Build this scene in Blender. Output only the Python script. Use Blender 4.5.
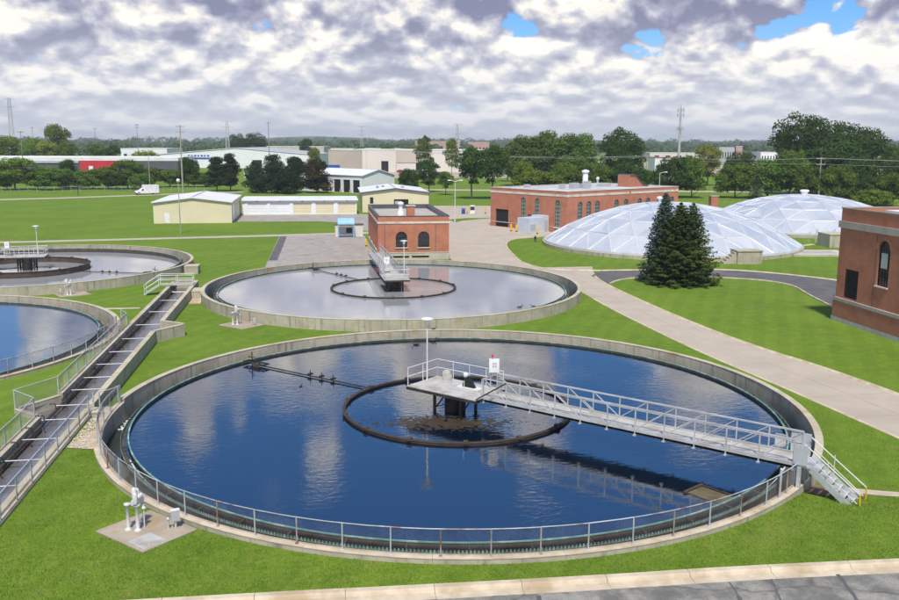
import bpy, bmesh, math, random
import numpy as np
from mathutils import Vector, Matrix
from mathutils import geometry as mgeo
R = math.radians
PI = math.pi
random.seed(7)
for o in list(bpy.data.objects): bpy.data.objects.remove(o)
scene = bpy.context.scene
COL = scene.collection

# ------------------------------------------------------------------ camera
# world frame: origin = centre of the large front clarifier, +Y = plant north
TH = R(8.4993)
cam_d = bpy.data.cameras.new('camera'); cam = bpy.data.objects.new('camera', cam_d); COL.objects.link(cam)
pitch, roll = 0.1755, 0.0043
X = Vector((1, 0, 0)); U = Vector((0, math.sin(pitch), math.cos(pitch))); FW = Vector((0, math.cos(pitch), -math.sin(pitch)))
rx = X*math.cos(roll) + U*math.sin(roll); ry = U*math.cos(roll) - X*math.sin(roll)
m3 = Matrix((rx, ry, -FW)).transposed()
cam.matrix_world = Matrix.Translation((-8.0, -50.25, 16.05)) @ (Matrix.Rotation(-TH, 3, 'Z') @ m3).to_4x4()
cam_d.sensor_width = 36.0; cam_d.lens = 36*885.56/899
cam_d.clip_start = .5; cam_d.clip_end = 20000
scene.camera = cam
scene.render.resolution_x = 1024; scene.render.resolution_y = 683

# ------------------------------------------------------------------ world, sun, exposure
SUN_EL, SUN_AZ = R(57), R(188)          # azimuth measured from +Y towards +X
sun_dir = Vector((math.sin(SUN_AZ)*math.cos(SUN_EL), math.cos(SUN_AZ)*math.cos(SUN_EL), math.sin(SUN_EL)))
world = bpy.data.worlds.new('World'); scene.world = world; world.use_nodes = True
world.cycles.sampling_method = 'MANUAL'; world.cycles.sample_map_resolution = 512
wt = world.node_tree; wt.nodes.clear()
def N(nt, t, **kw):
    n = nt.nodes.new(t)
    for k, v in kw.items(): setattr(n, k, v)
    return n
def mth(nt, op, a, b=None, c=None, clamp=False):
    n = N(nt, 'ShaderNodeMath', operation=op, use_clamp=clamp)
    for i, v in enumerate((a, b, c)):
        if v is None: continue
        if isinstance(v, (int, float)): n.inputs[i].default_value = v
        else: nt.links.new(v, n.inputs[i])
    return n.outputs[0]
def mixc(nt, f, a, b, bt='MIX'):
    n = N(nt, 'ShaderNodeMix', data_type='RGBA', blend_type=bt)
    for i, v in ((0, f), (6, a), (7, b)):
        if isinstance(v, (int, float)): n.inputs[i].default_value = v
        elif isinstance(v, tuple): n.inputs[i].default_value = (*v[:3], 1)
        else: nt.links.new(v, n.inputs[i])
    return n.outputs[2]
def sstep(nt, v, a, b):
    n = N(nt, 'ShaderNodeMapRange', interpolation_type='SMOOTHSTEP')
    nt.links.new(v, n.inputs[0]); n.inputs[1].default_value = a; n.inputs[2].default_value = b
    return n.outputs[0]
def ramp(nt, v, stops):
    n = N(nt, 'ShaderNodeValToRGB'); r = n.color_ramp
    while len(r.elements) < len(stops): r.elements.new(.5)
    for e, (p, c) in zip(r.elements, stops):
        e.position = p; e.color = (*c, 1) if isinstance(c, tuple) else (c, c, c, 1)
    nt.links.new(v, n.inputs[0]); return n.outputs[0]

def cloud_group():
    g = bpy.data.node_groups.new('cloud_density', 'ShaderNodeTree')
    g.interface.new_socket('Vector', in_out='INPUT', socket_type='NodeSocketVector')
    g.interface.new_socket('Density', in_out='OUTPUT', socket_type='NodeSocketFloat')
    gi = g.nodes.new('NodeGroupInput'); go = g.nodes.new('NodeGroupOutput')
    n1 = N(g, 'ShaderNodeTexNoise'); n1.inputs['Scale'].default_value = 8.8; n1.inputs['Detail'].default_value = 7
    n1.inputs['Roughness'].default_value = .53; n1.inputs['Distortion'].default_value = .15
    n2 = N(g, 'ShaderNodeTexNoise'); n2.inputs['Scale'].default_value = 19; n2.inputs['Detail'].default_value = 2; n2.inputs['Roughness'].default_value = .5
    for n in (n1, n2): g.links.new(gi.outputs[0], n.inputs['Vector'])
    bl = mth(g, 'ABSOLUTE', mth(g, 'SUBTRACT', n2.outputs['Fac'], .5))          # billowed: rounded heads, sharp creases
    v = mth(g, 'MULTIPLY_ADD', bl, -.44, .058)
    g.links.new(mth(g, 'ADD', n1.outputs['Fac'], v), go.inputs[0])
    return g
CG = cloud_group()
tc = N(wt, 'ShaderNodeTexCoord'); sx = N(wt, 'ShaderNodeSeparateXYZ'); wt.links.new(tc.outputs['Generated'], sx.inputs[0])
zz = mth(wt, 'MAXIMUM', sx.outputs['Z'], 0.0)
def cloud_at(dz):
    h = mth(wt, 'MULTIPLY_ADD', mth(wt, 'LOGARITHM', mth(wt, 'ADD', zz, .055), math.e), .25, dz)
    cb = N(wt, 'ShaderNodeCombineXYZ')
    wt.links.new(sx.outputs['X'], cb.inputs[0]); wt.links.new(sx.outputs['Y'], cb.inputs[1]); wt.links.new(h, cb.inputs[2])
    mp = N(wt, 'ShaderNodeMapping'); mp.inputs['Location'].default_value = (SEED_X, 1.9, 0.6); wt.links.new(cb.outputs[0], mp.inputs[0])
    gr = N(wt, 'ShaderNodeGroup'); gr.node_tree = CG; wt.links.new(mp.outputs[0], gr.inputs[0])
    return gr.outputs[0]
SEED_X = 21.4
d0 = cloud_at(0.0); d1 = cloud_at(.024)
sky = N(wt, 'ShaderNodeTexSky', sky_type='NISHITA', sun_disc=False)
sky.sun_elevation = SUN_EL; sky.sun_rotation = SUN_AZ; sky.air_density = 1.0; sky.dust_density = .3; sky.ozone_density = 3.0; sky.altitude = 250
# a broken deck of cumulus: seen edge-on near the horizon it closes up, overhead its gaps open
thr = ramp(wt, zz, [(0, .30), (.07, .37), (.15, .40), (.175, .405), (.23, .53), (.32, .60), (1, .60)])
cov = mth(wt, 'SUBTRACT', d0, thr)
mask = sstep(wt, cov, -.008, .035)
lit = mth(wt, 'MULTIPLY_ADD', mth(wt, 'SUBTRACT', d0, d1), 5.6, .60, clamp=True)
thick = sstep(wt, cov, .06, .30)
lit2 = mth(wt, 'SUBTRACT', lit, mth(wt, 'MULTIPLY', thick, mth(wt, 'MULTIPLY', sstep(wt, zz, .05, .16), .20)), clamp=True)
cc = ramp(wt, lit2, [(0, (2.2, 2.3, 3.4)), (.34, (3.7, 3.75, 4.85)), (.60, (5.8, 5.8, 6.3)), (.82, (8.4, 8.0, 7.4)), (1, (10.4, 9.7, 8.7))])
hz = mth(wt, 'SUBTRACT', 1.0, sstep(wt, zz, -.01, .15))
cc = mixc(wt, mth(wt, 'MULTIPLY', hz, .80), cc, (6.3, 6.65, 7.2))
skc = mixc(wt, mth(wt, 'MULTIPLY', hz, .75), mixc(wt, 1.0, sky.outputs[0], (.50, .86, 1.22), 'MULTIPLY'), (5.6, 6.2, 7.2))
out = mixc(wt, mask, skc, cc)
bg = N(wt, 'ShaderNodeBackground'); bg.inputs[1].default_value = .1
wt.links.new(out, bg.inputs[0])
wo = N(wt, 'ShaderNodeOutputWorld'); wt.links.new(bg.outputs[0], wo.inputs[0])
sl = bpy.data.lights.new('sun', 'SUN'); sl.energy = 4.0; sl.angle = R(6); sl.color = (1, .94, .83)
so = bpy.data.objects.new('sun', sl); COL.objects.link(so); so.rotation_euler = (-sun_dir).to_track_quat('-Z', 'Y').to_euler()
vs = scene.view_settings; vs.view_transform = 'Standard'; vs.look = 'None'; vs.exposure = 0.30; vs.gamma = 1
vs.use_curve_mapping = False

# ------------------------------------------------------------------ materials
MATS = {}
def material(name, c1, c2=None, scale=1.0, rough=.85, bump=0., bscale=None, metal=0., spec=.3, c3=None, s3=.15, coord='pos', rand=0., ior=None, trans=0.):
    m = bpy.data.materials.new(name); m.use_nodes = True; nt = m.node_tree
    b = nt.nodes['Principled BSDF']; b.inputs['Roughness'].default_value = rough; b.inputs['Metallic'].default_value = metal
    b.inputs['Specular IOR Level'].default_value = spec
    if ior: b.inputs['IOR'].default_value = ior
    if coord == 'pos': src = N(nt, 'ShaderNodeNewGeometry').outputs['Position']
    else: src = N(nt, 'ShaderNodeTexCoord').outputs['Object']
    if c2 is None: c2 = tuple(v*.85 for v in c1)
    def noise(sc, det=6, ro=.6, vec=src):
        n = N(nt, 'ShaderNodeTexNoise'); n.inputs['Scale'].default_value = sc; n.inputs['Detail'].default_value = det
        n.inputs['Roughness'].default_value = ro; nt.links.new(vec, n.inputs['Vector']); return n.outputs['Fac']
    col = mixc(nt, sstep(nt, noise(scale), .35, .65), c1, c2)
    if c3: col = mixc(nt, sstep(nt, noise(s3, 4), .48, .66), col, c3)
    if rand:
        oi = N(nt, 'ShaderNodeObjectInfo'); hs = N(nt, 'ShaderNodeHueSaturation')
        nt.links.new(mth(nt, 'MULTIPLY_ADD', oi.outputs['Random'], rand, 1-rand/2), hs.inputs['Value']); nt.links.new(col, hs.inputs['Color']); col = hs.outputs[0]
    nt.links.new(col, b.inputs['Base Color'])
    if bump:
        bn = N(nt, 'ShaderNodeBump'); bn.inputs['Strength'].default_value = min(1, bump); bn.inputs['Distance'].default_value = .03
        nt.links.new(noise(bscale or scale*6), bn.inputs['Height']); nt.links.new(bn.outputs[0], b.inputs['Normal'])
    MATS[name] = m; m['col'] = 0
    return m
def concrete(name, c1, c2, streak, lichen=0., dark=(.11, .10, .085), panel=1.2):
    m = bpy.data.materials.new(name); m.use_nodes = True; nt = m.node_tree; b = nt.nodes['Principled BSDF']
    b.inputs['Roughness'].default_value = .9; b.inputs['Specular IOR Level'].default_value = .2
    g = N(nt, 'ShaderNodeNewGeometry'); src = g.outputs['Position']
    def noise(sc, vec=src, det=6, ro=.62):
        n = N(nt, 'ShaderNodeTexNoise'); n.inputs['Scale'].default_value = sc; n.inputs['Detail'].default_value = det; n.inputs['Roughness'].default_value = ro
        nt.links.new(vec, n.inputs['Vector']); return n.outputs['Fac']
    mp = N(nt, 'ShaderNodeMapping'); mp.inputs['Scale'].default_value = (1, 1, .10); nt.links.new(src, mp.inputs[0])
    col = mixc(nt, sstep(nt, noise(.55), .35, .65), c1, c2)
    sp = N(nt, 'ShaderNodeSeparateXYZ'); nt.links.new(g.outputs['Normal'], sp.inputs[0])
    side = mth(nt, 'SUBTRACT', 1.0, mth(nt, 'ABSOLUTE', sp.outputs['Z']), clamp=True)
    st = mth(nt, 'MULTIPLY', mth(nt, 'MULTIPLY', sstep(nt, noise(2.6, mp.outputs[0]), .50, .72), side), streak)
    col = mixc(nt, st, col, dark)
    if lichen:
        col = mixc(nt, mth(nt, 'MULTIPLY', sstep(nt, noise(.9), .56, .70), lichen), col, (.36, .22, .06))
    fine = noise(14, det=3)
    col = mixc(nt, mth(nt, 'MULTIPLY', sstep(nt, fine, .55, .75), .35), col, dark)
    nt.links.new(col, b.inputs['Base Color'])
    bn = N(nt, 'ShaderNodeBump'); bn.inputs['Strength'].default_value = .35; bn.inputs['Distance'].default_value = .02
    nt.links.new(noise(9), bn.inputs['Height']); nt.links.new(bn.outputs[0], b.inputs['Normal'])
    MATS[name] = m; return m
concrete('concrete', (.46, .42, .33), (.36, .33, .255), .62, .5)
concrete('concrete_top', (.50, .45, .34), (.40, .35, .25), .2, .75)
concrete('concrete_dark', (.10, .095, .08), (.055, .052, .045), .6)
concrete('pad_concrete', (.40, .34, .27), (.31, .255, .195), .3, .5)
concrete('concrete_clean', (.50, .47, .40), (.42, .39, .32), .3)
material('kerb', (.58, .49, .37), (.46, .38, .27), 1.3, .9, .3, 12, c3=(.40, .31, .20), s3=.5)
def road_mat(name, c1, c2, stain, s=.35, speck=.25, crack=0.):
    m = bpy.data.materials.new(name); m.use_nodes = True; nt = m.node_tree; b = nt.nodes['Principled BSDF']
    b.inputs['Roughness'].default_value = .9; b.inputs['Specular IOR Level'].default_value = .2
    src = N(nt, 'ShaderNodeNewGeometry').outputs['Position']
    def noise(sc, det=6, ro=.62):
        n = N(nt, 'ShaderNodeTexNoise'); n.inputs['Scale'].default_value = sc; n.inputs['Detail'].default_value = det; n.inputs['Roughness'].default_value = ro
        nt.links.new(src, n.inputs['Vector']); return n.outputs['Fac']
    col = mixc(nt, sstep(nt, noise(s), .33, .67), c1, c2)
    col = mixc(nt, mth(nt, 'MULTIPLY', sstep(nt, noise(s*.35), .5, .7), .5), col, stain)
    col = mixc(nt, mth(nt, 'MULTIPLY', sstep(nt, noise(22, 2), .5, .8), speck), col, tuple(v*.3 for v in c1))
    if crack:
        v = N(nt, 'ShaderNodeTexVoronoi', feature='DISTANCE_TO_EDGE'); v.inputs['Scale'].default_value = crack; v.inputs['Randomness'].default_value = .9
        dn = N(nt, 'ShaderNodeTexNoise'); dn.inputs['Scale'].default_value = 1.3; dn.inputs['Detail'].default_value = 5; nt.links.new(src, dn.inputs['Vector'])
        vm = N(nt, 'ShaderNodeVectorMath', operation='MULTIPLY_ADD'); nt.links.new(dn.outputs['Color'], vm.inputs[0]); vm.inputs[1].default_value = (.8, .8, 0); nt.links.new(src, vm.inputs[2])
        nt.links.new(vm.outputs[0], v.inputs['Vector'])
        col = mixc(nt, mth(nt, 'MULTIPLY', mth(nt, 'SUBTRACT', 1.0, sstep(nt, v.outputs['Distance'], .001, .012)), .45), col, (.06, .058, .055))
    nt.links.new(col, b.inputs['Base Color'])
    bn = N(nt, 'ShaderNodeBump'); bn.inputs['Strength'].default_value = .3; bn.inputs['Distance'].default_value = .02
    nt.links.new(noise(18), bn.inputs['Height']); nt.links.new(bn.outputs[0], b.inputs['Normal'])
    MATS[name] = m
road_mat('road', (.45, .385, .315), (.40, .345, .28), (.355, .30, .245), speck=.12)
road_mat('asphalt', (.135, .13, .13), (.095, .093, .095), (.16, .15, .14), .5, .3)
road_mat('asphalt_worn', (.37, .335, .30), (.30, .27, .245), (.24, .22, .20), .7, .35, .22)
road_mat('asphalt_front', (.30, .285, .25), (.15, .145, .135), (.10, .098, .095), 1.1, .9, .12)
def lawn_mat():
    m = bpy.data.materials.new('lawn'); m.use_nodes = True; nt = m.node_tree; b = nt.nodes['Principled BSDF']
    b.inputs['Roughness'].default_value = .95; b.inputs['Specular IOR Level'].default_value = .12
    src = N(nt, 'ShaderNodeNewGeometry').outputs['Position']
    def noise(sc, det=6, ro=.62, vec=src):
        n = N(nt, 'ShaderNodeTexNoise'); n.inputs['Scale'].default_value = sc; n.inputs['Detail'].default_value = det; n.inputs['Roughness'].default_value = ro
        nt.links.new(vec, n.inputs['Vector']); return n.outputs['Fac']
    col = mixc(nt, sstep(nt, noise(.10, 5), .32, .68), (.140, .225, .020), (.092, .172, .014))
    col = mixc(nt, mth(nt, 'MULTIPLY', sstep(nt, noise(1.1, 6), .42, .66), .55), col, (.175, .255, .028))
    col = mixc(nt, mth(nt, 'MULTIPLY', sstep(nt, noise(.33, 5), .56, .72), .45), col, (.21, .205, .06))
    # mower stripes: cut direction alternates the shade of the turf
    def stripes(rot, sc):
        mp = N(nt, 'ShaderNodeMapping'); mp.inputs['Rotation'].default_value = (0, 0, rot); nt.links.new(src, mp.inputs[0])
        w = N(nt, 'ShaderNodeTexWave', wave_type='BANDS'); w.inputs['Scale'].default_value = sc; w.inputs['Distortion'].default_value = .7
        w.inputs['Detail'].default_value = 2; w.inputs['Detail Scale'].default_value = .3
        nt.links.new(mp.outputs[0], w.inputs['Vector']); return w.outputs['Fac']
    col = mixc(nt, mth(nt, 'MULTIPLY', sstep(nt, stripes(R(28), .16), .3, .7), .24), col, (.075, .135, .013))
    col = mixc(nt, mth(nt, 'MULTIPLY', sstep(nt, stripes(R(112), .075), .35, .65), .09), col, (.17, .225, .04))
    col = mixc(nt, mth(nt, 'MULTIPLY', sstep(nt, noise(7, 4), .46, .70), .55), col, (.055, .10, .012))
    col = mixc(nt, mth(nt, 'MULTIPLY', sstep(nt, noise(28, 3), .5, .75), .5), col, (.23, .29, .06))
    nt.links.new(col, b.inputs['Base Color'])
    bn = N(nt, 'ShaderNodeBump'); bn.inputs['Strength'].default_value = .7; bn.inputs['Distance'].default_value = .06
    nt.links.new(noise(11, 5), bn.inputs['Height']); nt.links.new(bn.outputs[0], b.inputs['Normal'])
    MATS['lawn'] = m
lawn_mat()
material('grass_blade', (.165, .258, .024), (.090, .175, .014), .7, .8, spec=.2, c3=(.25, .28, .07), s3=2.5)
def water_mat(name, col, ior, bstr, sc, rough=.02):
    m = bpy.data.materials.new(name); m.use_nodes = True; nt = m.node_tree; b = nt.nodes['Principled BSDF']
    b.inputs['Base Color'].default_value = (*col, 1); b.inputs['Roughness'].default_value = rough; b.inputs['IOR'].default_value = ior
    b.inputs['Specular IOR Level'].default_value = .5
    src = N(nt, 'ShaderNodeNewGeometry').outputs['Position']
    mp = N(nt, 'ShaderNodeMapping'); mp.inputs['Scale'].default_value = (.75, 1.5, 1); mp.inputs['Rotation'].default_value = (0, 0, R(-20)); nt.links.new(src, mp.inputs[0])
    n = N(nt, 'ShaderNodeTexNoise'); n.inputs['Scale'].default_value = sc; n.inputs['Detail'].default_value = 5; n.inputs['Roughness'].default_value = .55; nt.links.new(mp.outputs[0], n.inputs['Vector'])
    n2 = N(nt, 'ShaderNodeTexNoise'); n2.inputs['Scale'].default_value = .12; n2.inputs['Detail'].default_value = 2; nt.links.new(src, n2.inputs['Vector'])
    h = mth(nt, 'MULTIPLY', n.outputs['Fac'], mth(nt, 'MULTIPLY_ADD', sstep(nt, n2.outputs['Fac'], .35, .65), .8, .35))
    bn = N(nt, 'ShaderNodeBump'); bn.inputs['Strength'].default_value = bstr; bn.inputs['Distance'].default_value = .03
    nt.links.new(h, bn.inputs['Height']); nt.links.new(bn.outputs[0], b.inputs['Normal'])
    MATS[name] = m
water_mat('water', (.0006, .007, .020), 3.6, .36, 2.2)
water_mat('water_pale', (.31, .315, .32), 5.0, .2, 1.8)  # milky base puts the bright cloud reflection into the water colour
water_mat('water_mid', (.06, .085, .12), 4.0, .25, 1.6)
water_mat('water_channel', (.13, .12, .115), 2.0, .9, 3.0, .10)
water_mat('water_launder', (.03, .035, .03), 1.5, .7, 4.0, .06)
material('scum', (.062, .045, .027), (.040, .030, .019), 1.5, .45, .3, 20)
material('galvanised', (.58, .60, .62), (.47, .49, .51), 2.0, .45, metal=.35, spec=.5)
material('galv_rail', (.44, .45, .46), (.34, .35, .36), 2.0, .5, metal=.3, spec=.5, c3=(.27, .14, .085), s3=1.6)
material('galv_rust', (.46, .46, .46), (.30, .22, .17), 1.0, .6, metal=.2, c3=(.24, .115, .065), s3=.8)
material('chain_link', (.36, .37, .37), (.28, .27, .26), 1.0, .55, metal=.4, c3=(.22, .15, .11), s3=.7)
material('white_paint', (.66, .66, .65), (.56, .56, .55), .8, .5, c3=(.52, .50, .46), s3=.9)
material('bridge_grey', (.50, .51, .51), (.41, .42, .42), 1.2, .55, metal=.15, c3=(.36, .35, .33), s3=.8)
material('deck_grey', (.46, .45, .43), (.38, .37, .35), 1.2, .75, .2, c3=(.33, .29, .25), s3=1.3)
material('black_steel', (.020, .019, .018), (.035, .030, .026), 1.2, .55, .2, c3=(.06, .045, .035), s3=.9)
material('dark_rust', (.045, .036, .030), (.075, .055, .042), 2.0, .7, .3)
material('weir_green', (.15, .31, .27), (.09, .21, .19), 1.6, .6, c3=(.30, .42, .36), s3=2.0)
material('weir_pale', (.46, .55, .53), (.33, .43, .41), 1.5, .55, c3=(.15, .26, .24), s3=1.2)
material('yellow_paint', (.72, .44, .02), (.62, .36, .02), 2, .5)
material('red_plastic', (.6, .02, .03), None, 2, .35)
material('blue_paint', (.30, .52, .68), (.25, .46, .62), 1.5, .55)
material('blue_deep', (.02, .09, .38), (.02, .07, .30), 1.5, .5)
material('wood_pole', (.30, .25, .20), (.22, .185, .15), 1.0, .9)
material('wood_grey', (.40, .36, .31), (.31, .28, .24), 1.0, .9)
material('wood_plank', (.15, .12, .06), (.09, .075, .045), 1.5, .8)
material('dirt', (.24, .17, .115), (.17, .12, .08), 1.2, .95, .5, 9)
material('gravel_base', (.42, .35, .27), (.33, .27, .21), 3, .95, .6, 16)
material('stone_pebble', (.62, .53, .43), (.42, .34, .26), 6, .9, rand=.0)
material('cream_metal', (.68, .61, .42), (.64, .57, .39), .3, .55)
material('white_metal', (.76, .77, .78), (.70, .71, .73), .4, .5)
material('roof_white', (.72, .72, .73), (.64, .64, .65), .25, .5)
material('grey_metal', (.42, .43, .44), (.38, .39, .40), .2, .6)
material('dark_grey', (.10, .105, .11), (.085, .09, .095), .3, .7)
material('tan_panel', (.52, .46, .38), (.47, .42, .35), .1, .8)
material('tan_white', (.66, .62, .56), (.62, .58, .52), .1, .8)
material('red_panel', (.50, .035, .05), (.44, .03, .045), .3, .6)
material('pink_panel', (.50, .32, .26), (.44, .28, .23), .05, .8)
material('stone_band', (.62, .58, .51), (.54, .50, .44), .8, .85, c3=(.42, .39, .34), s3=.6)
material('stone_grey', (.40, .37, .33), (.33, .30, .27), .8, .9)
material('gravel_roof', (.44, .40, .35), (.36, .33, .29), .6, .95, .3, 12)
material('roof_grey', (.46, .46, .45), (.38, .38, .38), .25, .8, c3=(.55, .55, .54), s3=.2)
material('coping_dark', (.10, .105, .12), (.08, .085, .10), 1, .5)
material('frame_dark', (.05, .05, .05), (.04, .04, .04), 1, .5)
material('interior_dark', (.02, .02, .022), None, 1, .9)
material('rubber', (.02, .02, .02), None, 1, .8)
material('bark', (.13, .10, .075), (.09, .07, .05), 3, .95, .5, 8)
material('ac_unit', (.50, .56, .62), (.44, .50, .56), .5, .5)
material('duck_brown', (.10, .075, .05), (.06, .045, .03), 6, .8)
material('vehicle_white', (.78, .78, .79), None, 1, .3, spec=.5)
material('lamp_lens', (.80, .81, .83), None, 1, .3)
material('bare_ground', (.42, .36, .27), (.33, .29, .21), .05, .95)
material('foam', (.75, .76, .76), (.55, .57, .57), 8, .9, .5, 12)
def glass_mat(name, c, rough=.06, spec=.6):
    m = bpy.data.materials.new(name); m.use_nodes = True; b = m.node_tree.nodes['Principled BSDF']
    b.inputs['Base Color'].default_value = (*c, 1); b.inputs['Roughness'].default_value = rough; b.inputs['IOR'].default_value = 1.6; b.inputs['Specular IOR Level'].default_value = spec
    MATS[name] = m
glass_mat('glass_dark', (.018, .022, .026)); glass_mat('glass_sky_tint', (.20, .27, .26), .05, .9); glass_mat('windscreen', (.03, .04, .05))  # second glass: reflected sky is put into its pale base colour
def dome_mat():
    m = bpy.data.materials.new('dome_aluminium'); m.use_nodes = True; nt = m.node_tree; b = nt.nodes['Principled BSDF']
    b.inputs['Metallic'].default_value = .55; b.inputs['Roughness'].default_value = .28
    oi = N(nt, 'ShaderNodeObjectInfo')
    col = ramp(nt, oi.outputs['Random'], [(0, (.68, .73, .77)), (.5, (.80, .82, .83)), (1, (.94, .93, .90))])
    src = N(nt, 'ShaderNodeNewGeometry').outputs['Position']
    n = N(nt, 'ShaderNodeTexNoise'); n.inputs['Scale'].default_value = .5; n.inputs['Detail'].default_value = 4; nt.links.new(src, n.inputs['Vector'])
    col = mixc(nt, mth(nt, 'MULTIPLY', sstep(nt, n.outputs['Fac'], .45, .7), .3), col, (.68, .71, .74))
    nt.links.new(col, b.inputs['Base Color']); MATS['dome_aluminium'] = m
dome_mat()
material('dome_batten', (.66, .67, .69), (.58, .59, .61), .5, .45, metal=.3)
def brick_mat(name, c1, c2, mortar):
    m = bpy.data.materials.new(name); m.use_nodes = True; nt = m.node_tree; b = nt.nodes['Principled BSDF']
    b.inputs['Roughness'].default_value = .88; b.inputs['Specular IOR Level'].default_value = .2
    tcn = N(nt, 'ShaderNodeTexCoord'); s = N(nt, 'ShaderNodeSeparateXYZ'); nt.links.new(tcn.outputs['Object'], s.inputs[0])
    cb = N(nt, 'ShaderNodeCombineXYZ'); nt.links.new(mth(nt, 'ADD', s.outputs[0], s.outputs[1]), cb.inputs[0]); nt.links.new(s.outputs[2], cb.inputs[1])
    br = N(nt, 'ShaderNodeTexBrick'); nt.links.new(cb.outputs[0], br.inputs['Vector'])
    br.inputs['Color1'].default_value = (*c1, 1); br.inputs['Color2'].default_value = (*c2, 1); br.inputs['Mortar'].default_value = (*mortar, 1)
    br.inputs['Scale'].default_value = 1; br.inputs['Brick Width'].default_value = .22; br.inputs['Row Height'].default_value = .075; br.inputs['Mortar Size'].default_value = .008
    def noise(sc, sq=1.):
        mp = N(nt, 'ShaderNodeMapping'); mp.inputs['Scale'].default_value = (1, 1, sq); nt.links.new(tcn.outputs['Object'], mp.inputs[0])
        n = N(nt, 'ShaderNodeTexNoise'); n.inputs['Scale'].default_value = sc; n.inputs['Detail'].default_value = 6; nt.links.new(mp.outputs[0], n.inputs['Vector']); return n.outputs['Fac']
    col = mixc(nt, mth(nt, 'MULTIPLY', sstep(nt, noise(.7), .4, .68), .40), br.outputs[0], tuple(v*.62 for v in c1))
    col = mixc(nt, mth(nt, 'MULTIPLY', sstep(nt, noise(1.2, 3.), .52, .72), .22), col, (.46, .25, .19))
    nt.links.new(col, b.inputs['Base Color']); MATS[name] = m
brick_mat('brick', (.47, .150, .082), (.38, .112, .062), (.44, .31, .22))
def leaf_mat(name, c1, c2, c3=None):
    m = bpy.data.materials.new(name); m.use_nodes = True; nt = m.node_tree; nt.nodes.remove(nt.nodes['Principled BSDF'])
    src = N(nt, 'ShaderNodeNewGeometry').outputs['Position']
    n = N(nt, 'ShaderNodeTexNoise'); n.inputs['Scale'].default_value = .45; n.inputs['Detail'].default_value = 5; nt.links.new(src, n.inputs['Vector'])
    col = mixc(nt, sstep(nt, n.outputs['Fac'], .36, .64), c1, c2)
    oi = N(nt, 'ShaderNodeObjectInfo'); hs = N(nt, 'ShaderNodeHueSaturation')
    nt.links.new(mth(nt, 'MULTIPLY_ADD', oi.outputs['Random'], .4, .8), hs.inputs['Value']); nt.links.new(mth(nt, 'MULTIPLY_ADD', oi.outputs['Random'], .03, .485), hs.inputs['Hue'])
    nt.links.new(col, hs.inputs['Color']); col = hs.outputs[0]
    if c3:
        n3 = N(nt, 'ShaderNodeTexNoise'); n3.inputs['Scale'].default_value = .3; nt.links.new(src, n3.inputs['Vector'])
        col = mixc(nt, mth(nt, 'MULTIPLY', sstep(nt, n3.outputs['Fac'], .52, .66), .8), col, c3)
    df = N(nt, 'ShaderNodeBsdfDiffuse'); tr = N(nt, 'ShaderNodeBsdfTranslucent'); ms = N(nt, 'ShaderNodeMixShader'); ms.inputs[0].default_value = .34
    nt.links.new(col, df.inputs[0]); nt.links.new(col, tr.inputs[0]); nt.links.new(df.outputs[0], ms.inputs[1]); nt.links.new(tr.outputs[0], ms.inputs[2])
    nt.links.new(ms.outputs[0], nt.nodes['Material Output'].inputs[0]); MATS[name] = m
leaf_mat('leaf_mid', (.145, .215, .038), (.085, .148, .022))
leaf_mat('leaf_dark', (.072, .125, .026), (.042, .082, .017))
leaf_mat('leaf_light', (0.194, 0.269, 0.040), (0.131, 0.206, 0.030))
leaf_mat('leaf_yellow', (0.287, 0.299, 0.052), (0.207, 0.236, 0.040))
leaf_mat('needle_green', (.080, .130, .036), (.050, .088, .026), (.120, .150, .042))
leaf_mat('needle_blue', (.080, .125, .090), (.050, .085, .060))
leaf_mat('needle_pine', (0.046, 0.078, 0.032), (0.027, 0.051, 0.020))
leaf_mat('needle_brown', (0.065, 0.072, 0.031), (0.039, 0.052, 0.021), (.13, .072, .032))
leaf_mat('leaf_far', (0.128, 0.210, 0.060), (0.075, 0.143, 0.045))

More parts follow.
